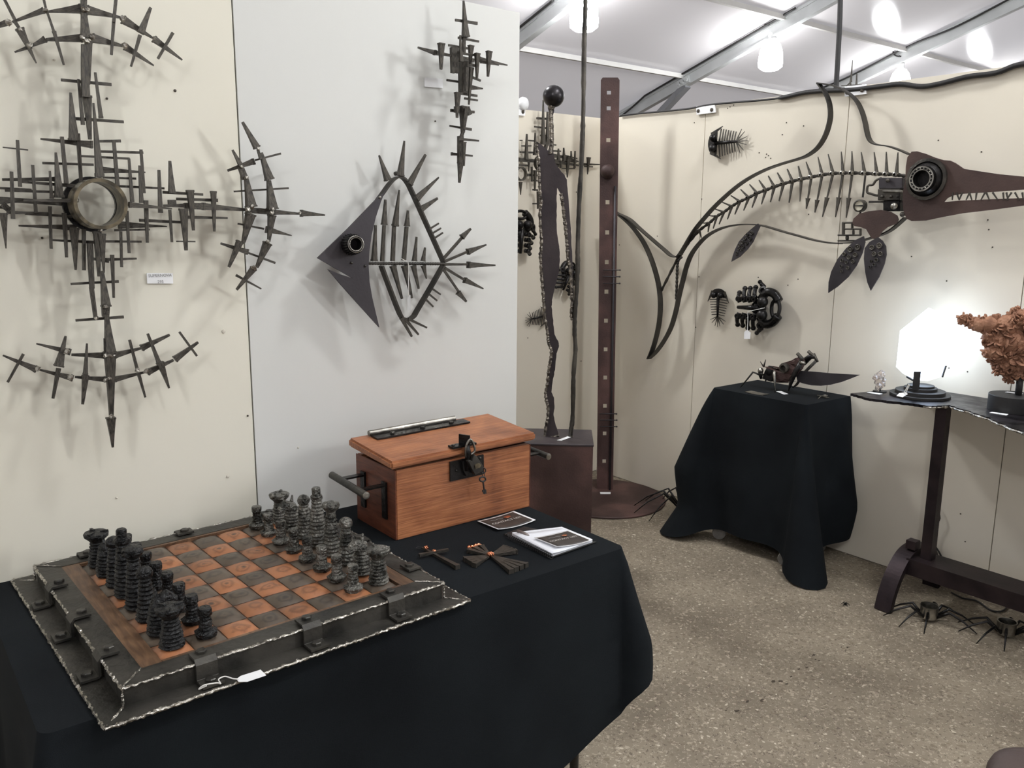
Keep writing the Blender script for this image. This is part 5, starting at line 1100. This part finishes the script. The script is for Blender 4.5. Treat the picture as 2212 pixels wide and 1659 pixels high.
bm = nb(); L0 = [bm.verts.new(Q(cq[0]+(x-cq[0])*s, cq[1]+(y-cq[1])*s, f)) for s, f in ((.55, .085), (.97, .03), (1, -.03), (.5, -.09)) for x, y in oq]
n_ = len(oq)
for r_ in range(3):
    for i in range(n_): bm.faces.new((L0[r_*n_+i], L0[r_*n_+(i+1) % n_], L0[(r_+1)*n_+(i+1) % n_], L0[(r_+1)*n_+i]))
bm.faces.new(L0[:n_]); bm.faces.new(L0[3*n_:][::-1]); fin('crystal', bm, M_quartzglow, ql, label='bright white glowing crystal')
bm = nb(); box(bm, Q(725, 1050, .07), (.012, 76*k, .085), (qn, fside, ez)); fin('cradle_arm', bm, M_cable, ql)
bm = nb(); bar(bm, Q(1055, 880, .03), Q(1012, 1010, .04), .006); bar(bm, Q(620, 1005, .0), Q(690, 1045, .05), .008); fin('cradle_prong', bm, M_cable, ql)
RZc = RZ+.0075
def lay(name, Z, cs, z, lab, mt=M_card, cat='card'): bm = nb(); plate(bm, [onz(Z(*q), z) for q in cs], ez, .0015); return tag(fin(name, bm, mt), lab, cat)
lay('price_card', Zq, ((168,1182),(205,1176),(345,1196),(310,1204)), RZc, 'white card lying in front of the small smoky crystal')
lay('price_card', Zq, ((605,1150),(650,1145),(785,1165),(770,1172)), RZ+.008+.026, 'narrow white card lying on the step of the quartz lamp base')
lay('price_card', Zq, ((1540,1408),(1570,1400),(1755,1425),(1735,1438)), RZc, 'white card lying on the steel table in front of the drum base')
pt = thing('price_tag', 'white price tag on a looped string hanging over the quartz lamp base', 'tag', onz(Zq(560, 1215), RZ+.02))
bm = nb(); plate(bm, [hit(Zq(*q), bc+qn*.19, (qn+ez*1.2)) for q in ((500,1220),(530,1190),(610,1180),(625,1200),(570,1235))], qn+ez*1.2, .0015); fin('paper', bm, M_card, pt)
bm = nb(); tube(bm, smoothpath([hit(Zq(*q), bc+qn*.17, qn) for q in ((640,1085),(605,1150),(585,1185),(605,1195),(620,1150),(650,1095))], 4), .002, 5); fin('string', bm, M_string, pt)
# small smoky crystal
sc0 = onz(Zq(312, 1170), RZ+.007); k2 = mpp(sc0)/5.185
sm = thing('smoky_crystal', 'small lumpy smoky quartz on a thin disc stand beside the quartz lamp', 'mineral', sc0)
bm = nb(); lathe(bm, [(72*k2, 0), (72*k2, .004)], 22, Matrix.Translation((sc0.x, sc0.y, RZ+.0065))); lathe(bm, [(14*k2, .004), (14*k2, .02)], 8, Matrix.Translation((sc0.x, sc0.y, RZ+.0065))); fin('disc_stand', bm, M_cable, sm)
random.seed(21)
bm = nb(); SQ = lambda x, y, f: hit(Zq(x, y), sc0+qn*f, qn)
for x, y, r in ((310,1050,60),(325,970,42),(262,1015,30),(355,1040,32),(300,1120,45),(340,1090,40),(290,1000,40),(360,985,22)):
    ball(bm, SQ(x, y, random.uniform(-.015, .02)), r*k2, 1, (1, 1, 1.15), None, .12)
fin('crystal_cluster', bm, M_smoky, sm)
# desert rose on drum
dc = onz(Zq(1800, 1390), RZ+.007)
DR = thing('desert_rose_specimen', 'spiky brown desert rose mineral mounted on a round black drum', 'mineral', dc)
k3 = mpp(dc)/5.185
dz_top = hit(Zq(1800, 1160), dc, qn).z-.02
drc = dc-qn*.02
bm = nb(); lathe(bm, [(250*k3, 0), (252*k3, .003), (252*k3, dz_top-RZ-.009), (249*k3, dz_top-RZ-.007)], 40, Matrix.Translation((drc.x, drc.y, RZ+.0065))); fin('drum_base', bm, M_cable, DR, True, ang=.5)
RQ = lambda x, y, f=0: hit(Zq(x, y), drc+qn*f, qn)
bm = nb(); a = RQ(1890, 1000); tube(bm, [a, V((a.x, a.y, dz_top-.004))], .014, 10); fin('mount_rod', bm, M_cable, DR, True)
random.seed(33)
blobs = [(1250,360,70),(1330,390,80),(1430,420,95),(1540,420,110),(1640,450,130),(1760,430,150),(1880,400,170),(2000,430,180),(1560,560,110),(1680,600,150),(1820,620,180),(1960,640,190),(1600,720,130),(1760,780,170),(1900,800,170),(2020,800,150),(1690,900,110),(1820,920,120),(1770,1010,70),(1860,300,70),(1980,300,80),(1920,950,90)]
bm = nb()
for x, y, r in blobs: ball(bm, RQ(x, y, random.uniform(-.02, .02)), r*k3*.86, 2, (1, 1, 1), None, .10)
rk = fin('gypsum_core', bm, M_rose, DR, True)
bm = nb()
for x, y, r in blobs:
    for _ in range(int(12+r*.22)):
        d = V((random.gauss(0, 1), random.gauss(0, 1), random.gauss(0, 1))).normalized()
        if d.dot(qn) < -.35: d = -d
        c = RQ(x, y)+d*r*k3*random.uniform(.8, 1.0); rr_ = r*k3*random.uniform(.16, .34); nrm = (d.cross(V((random.gauss(0, 1), random.gauss(0, 1), random.gauss(0, 1))))+d*.3).normalized(); M = axm(c, nrm)
        lathe(bm, [(rr_*.7, -.0035), (rr_, 0), (rr_*.7, .0035)], 8, M, .18)
o = fin('gypsum_blades', bm, M_rose, DR); o['kind'] = 'stuff'
lay('price_card', Zq, ((1715,1178),(1745,1172),(1920,1195),(1895,1202)), dz_top+.0015, 'white card lying on the black drum under the desert rose')
# ================================================================== FLOOR PIECES
def spider(c, R, h, label, cup, angs, ll):
    t = thing('spider_sculpture', label, 'sculpture', c)
    if cup:
        bm = nb(); lathe(bm, [(.030, 0), (.036, .004), (.038, .058), (.040, .06), (.035, .06), (.033, .01)], 20, Matrix.Translation(c+V((0, 0, .012)))); fin('can_body', bm, M_steel, t, True, ang=.6)
    else:
        bm = nb(); ball(bm, c+V((0, 0, h*.5)), .035, 2, (1.2, 1, .8)); fin('body', bm, M_black, t, True)
    for a, L in zip(angs, ll):
        d = V((math.cos(a), math.sin(a), 0)); bm = nb()
        tube(bm, [c+d*.03+V((0, 0, .022)), c+d*L*.42+V((0, 0, h)), c+d*L*.72+V((0, 0, h*.62)), c+d*L+V((0, 0, .003))], [.0075, .006, .0045, .002], 6); fin('leg', bm, M_black, t, True)
    return t
angs = [math.radians(a) for a in (100, 130, 165, 200, -80, -50, -20, 10)]
c = onz((2005, 1340), 0); spider(V((c.x, c.y, 0)), .2, .062, 'iron spider with a tin-can body under the steel table, next to its arched foot', True, angs, [.17, .19, .18, .16, .20, .19, .17, .16])
c = onz((2172, 1375), 0); spider(V((c.x, c.y, 0)), .2, .062, 'iron spider with a tin-can body under the steel table, at the right edge', True, angs, [.19, .19, .18, .16, .20, .19, .17, .16])
c = onz((1480, 1108), 0); spider(V((c.x, c.y+.0, 0)), .2, .13, 'long-legged iron spider on the floor between the column base and the draped stand', False, [math.radians(a) for a in (75, 100, 125, 150, 175, -60, -90, 205)], [.26, .30, .33, .34, .30, .25, .25, .25])
c = onz((1826, 1307), 0); t = thing('tiny_insect', 'tiny dark metal insect alone on the open floor', 'sculpture', V((c.x, c.y, 0)))
bm = nb(); ball(bm, V((c.x, c.y, .007)), .007, 1, (1.6, 1, 1)); fin('body', bm, M_black, t)
for a in range(6): bm = nb(); d = V((math.cos(a*1.05), math.sin(a*1.05), 0)); tube(bm, [V((c.x, c.y, .007)), V((c.x, c.y, .012))+d*.010, V((c.x, c.y, .001))+d*.020], .0012, 5); fin('leg', bm, M_black, t)
bm = nb(); tube(bm, smoothpath([onx(q, XR-.02) for q in ((2022,1090),(2030,1120),(2017,1140),(2016,1170),(2030,1195),(2044,1225))], 5)+[], .004, 6); tag(fin('lamp_cord', bm, M_cable, None, True), 'thin black cord hanging down the wall behind the steel table post', 'cord')
pts = [(2055,1280),(2080,1292),(2110,1298),(2140,1318),(2165,1320),(2185,1305),(2215,1318),(2240,1330)]
bm = nb(); tube(bm, smoothpath([onz(q, .006) for q in pts], 5), .004, 6); tag(fin('floor_cord', bm, M_cable, None, True), 'thin black cord wandering over the floor beneath the steel table beam', 'cord')
# rounded brown seat cutting into the lower right corner
stc = onz((2226, 1664), .45)
so = thing('round_stool', 'dark brown rounded stool seat cut off by the lower right corner', 'stool', (stc.x+.0, stc.y-.03, 0))
cx_, cy_ = stc.x+.005, stc.y-.035; R0 = .125
bm = nb(); lathe(bm, [(R0*.9, .40), (R0, .415), (R0*1.02, .43), (R0*.97, .447), (R0*.8, .455), (.01, .457)], 32, Matrix.Translation((cx_, cy_, 0)), .006); fin('seat', bm, M_stool, so, True)
for i in range(4):
    a = i*math.pi/2+.6; bm = nb(); tube(bm, [(cx_+math.cos(a)*.06, cy_+math.sin(a)*.06, .41), (cx_+math.cos(a)*.10, cy_+math.sin(a)*.10, 0)], .012, 8); fin('leg', bm, M_cable, so)
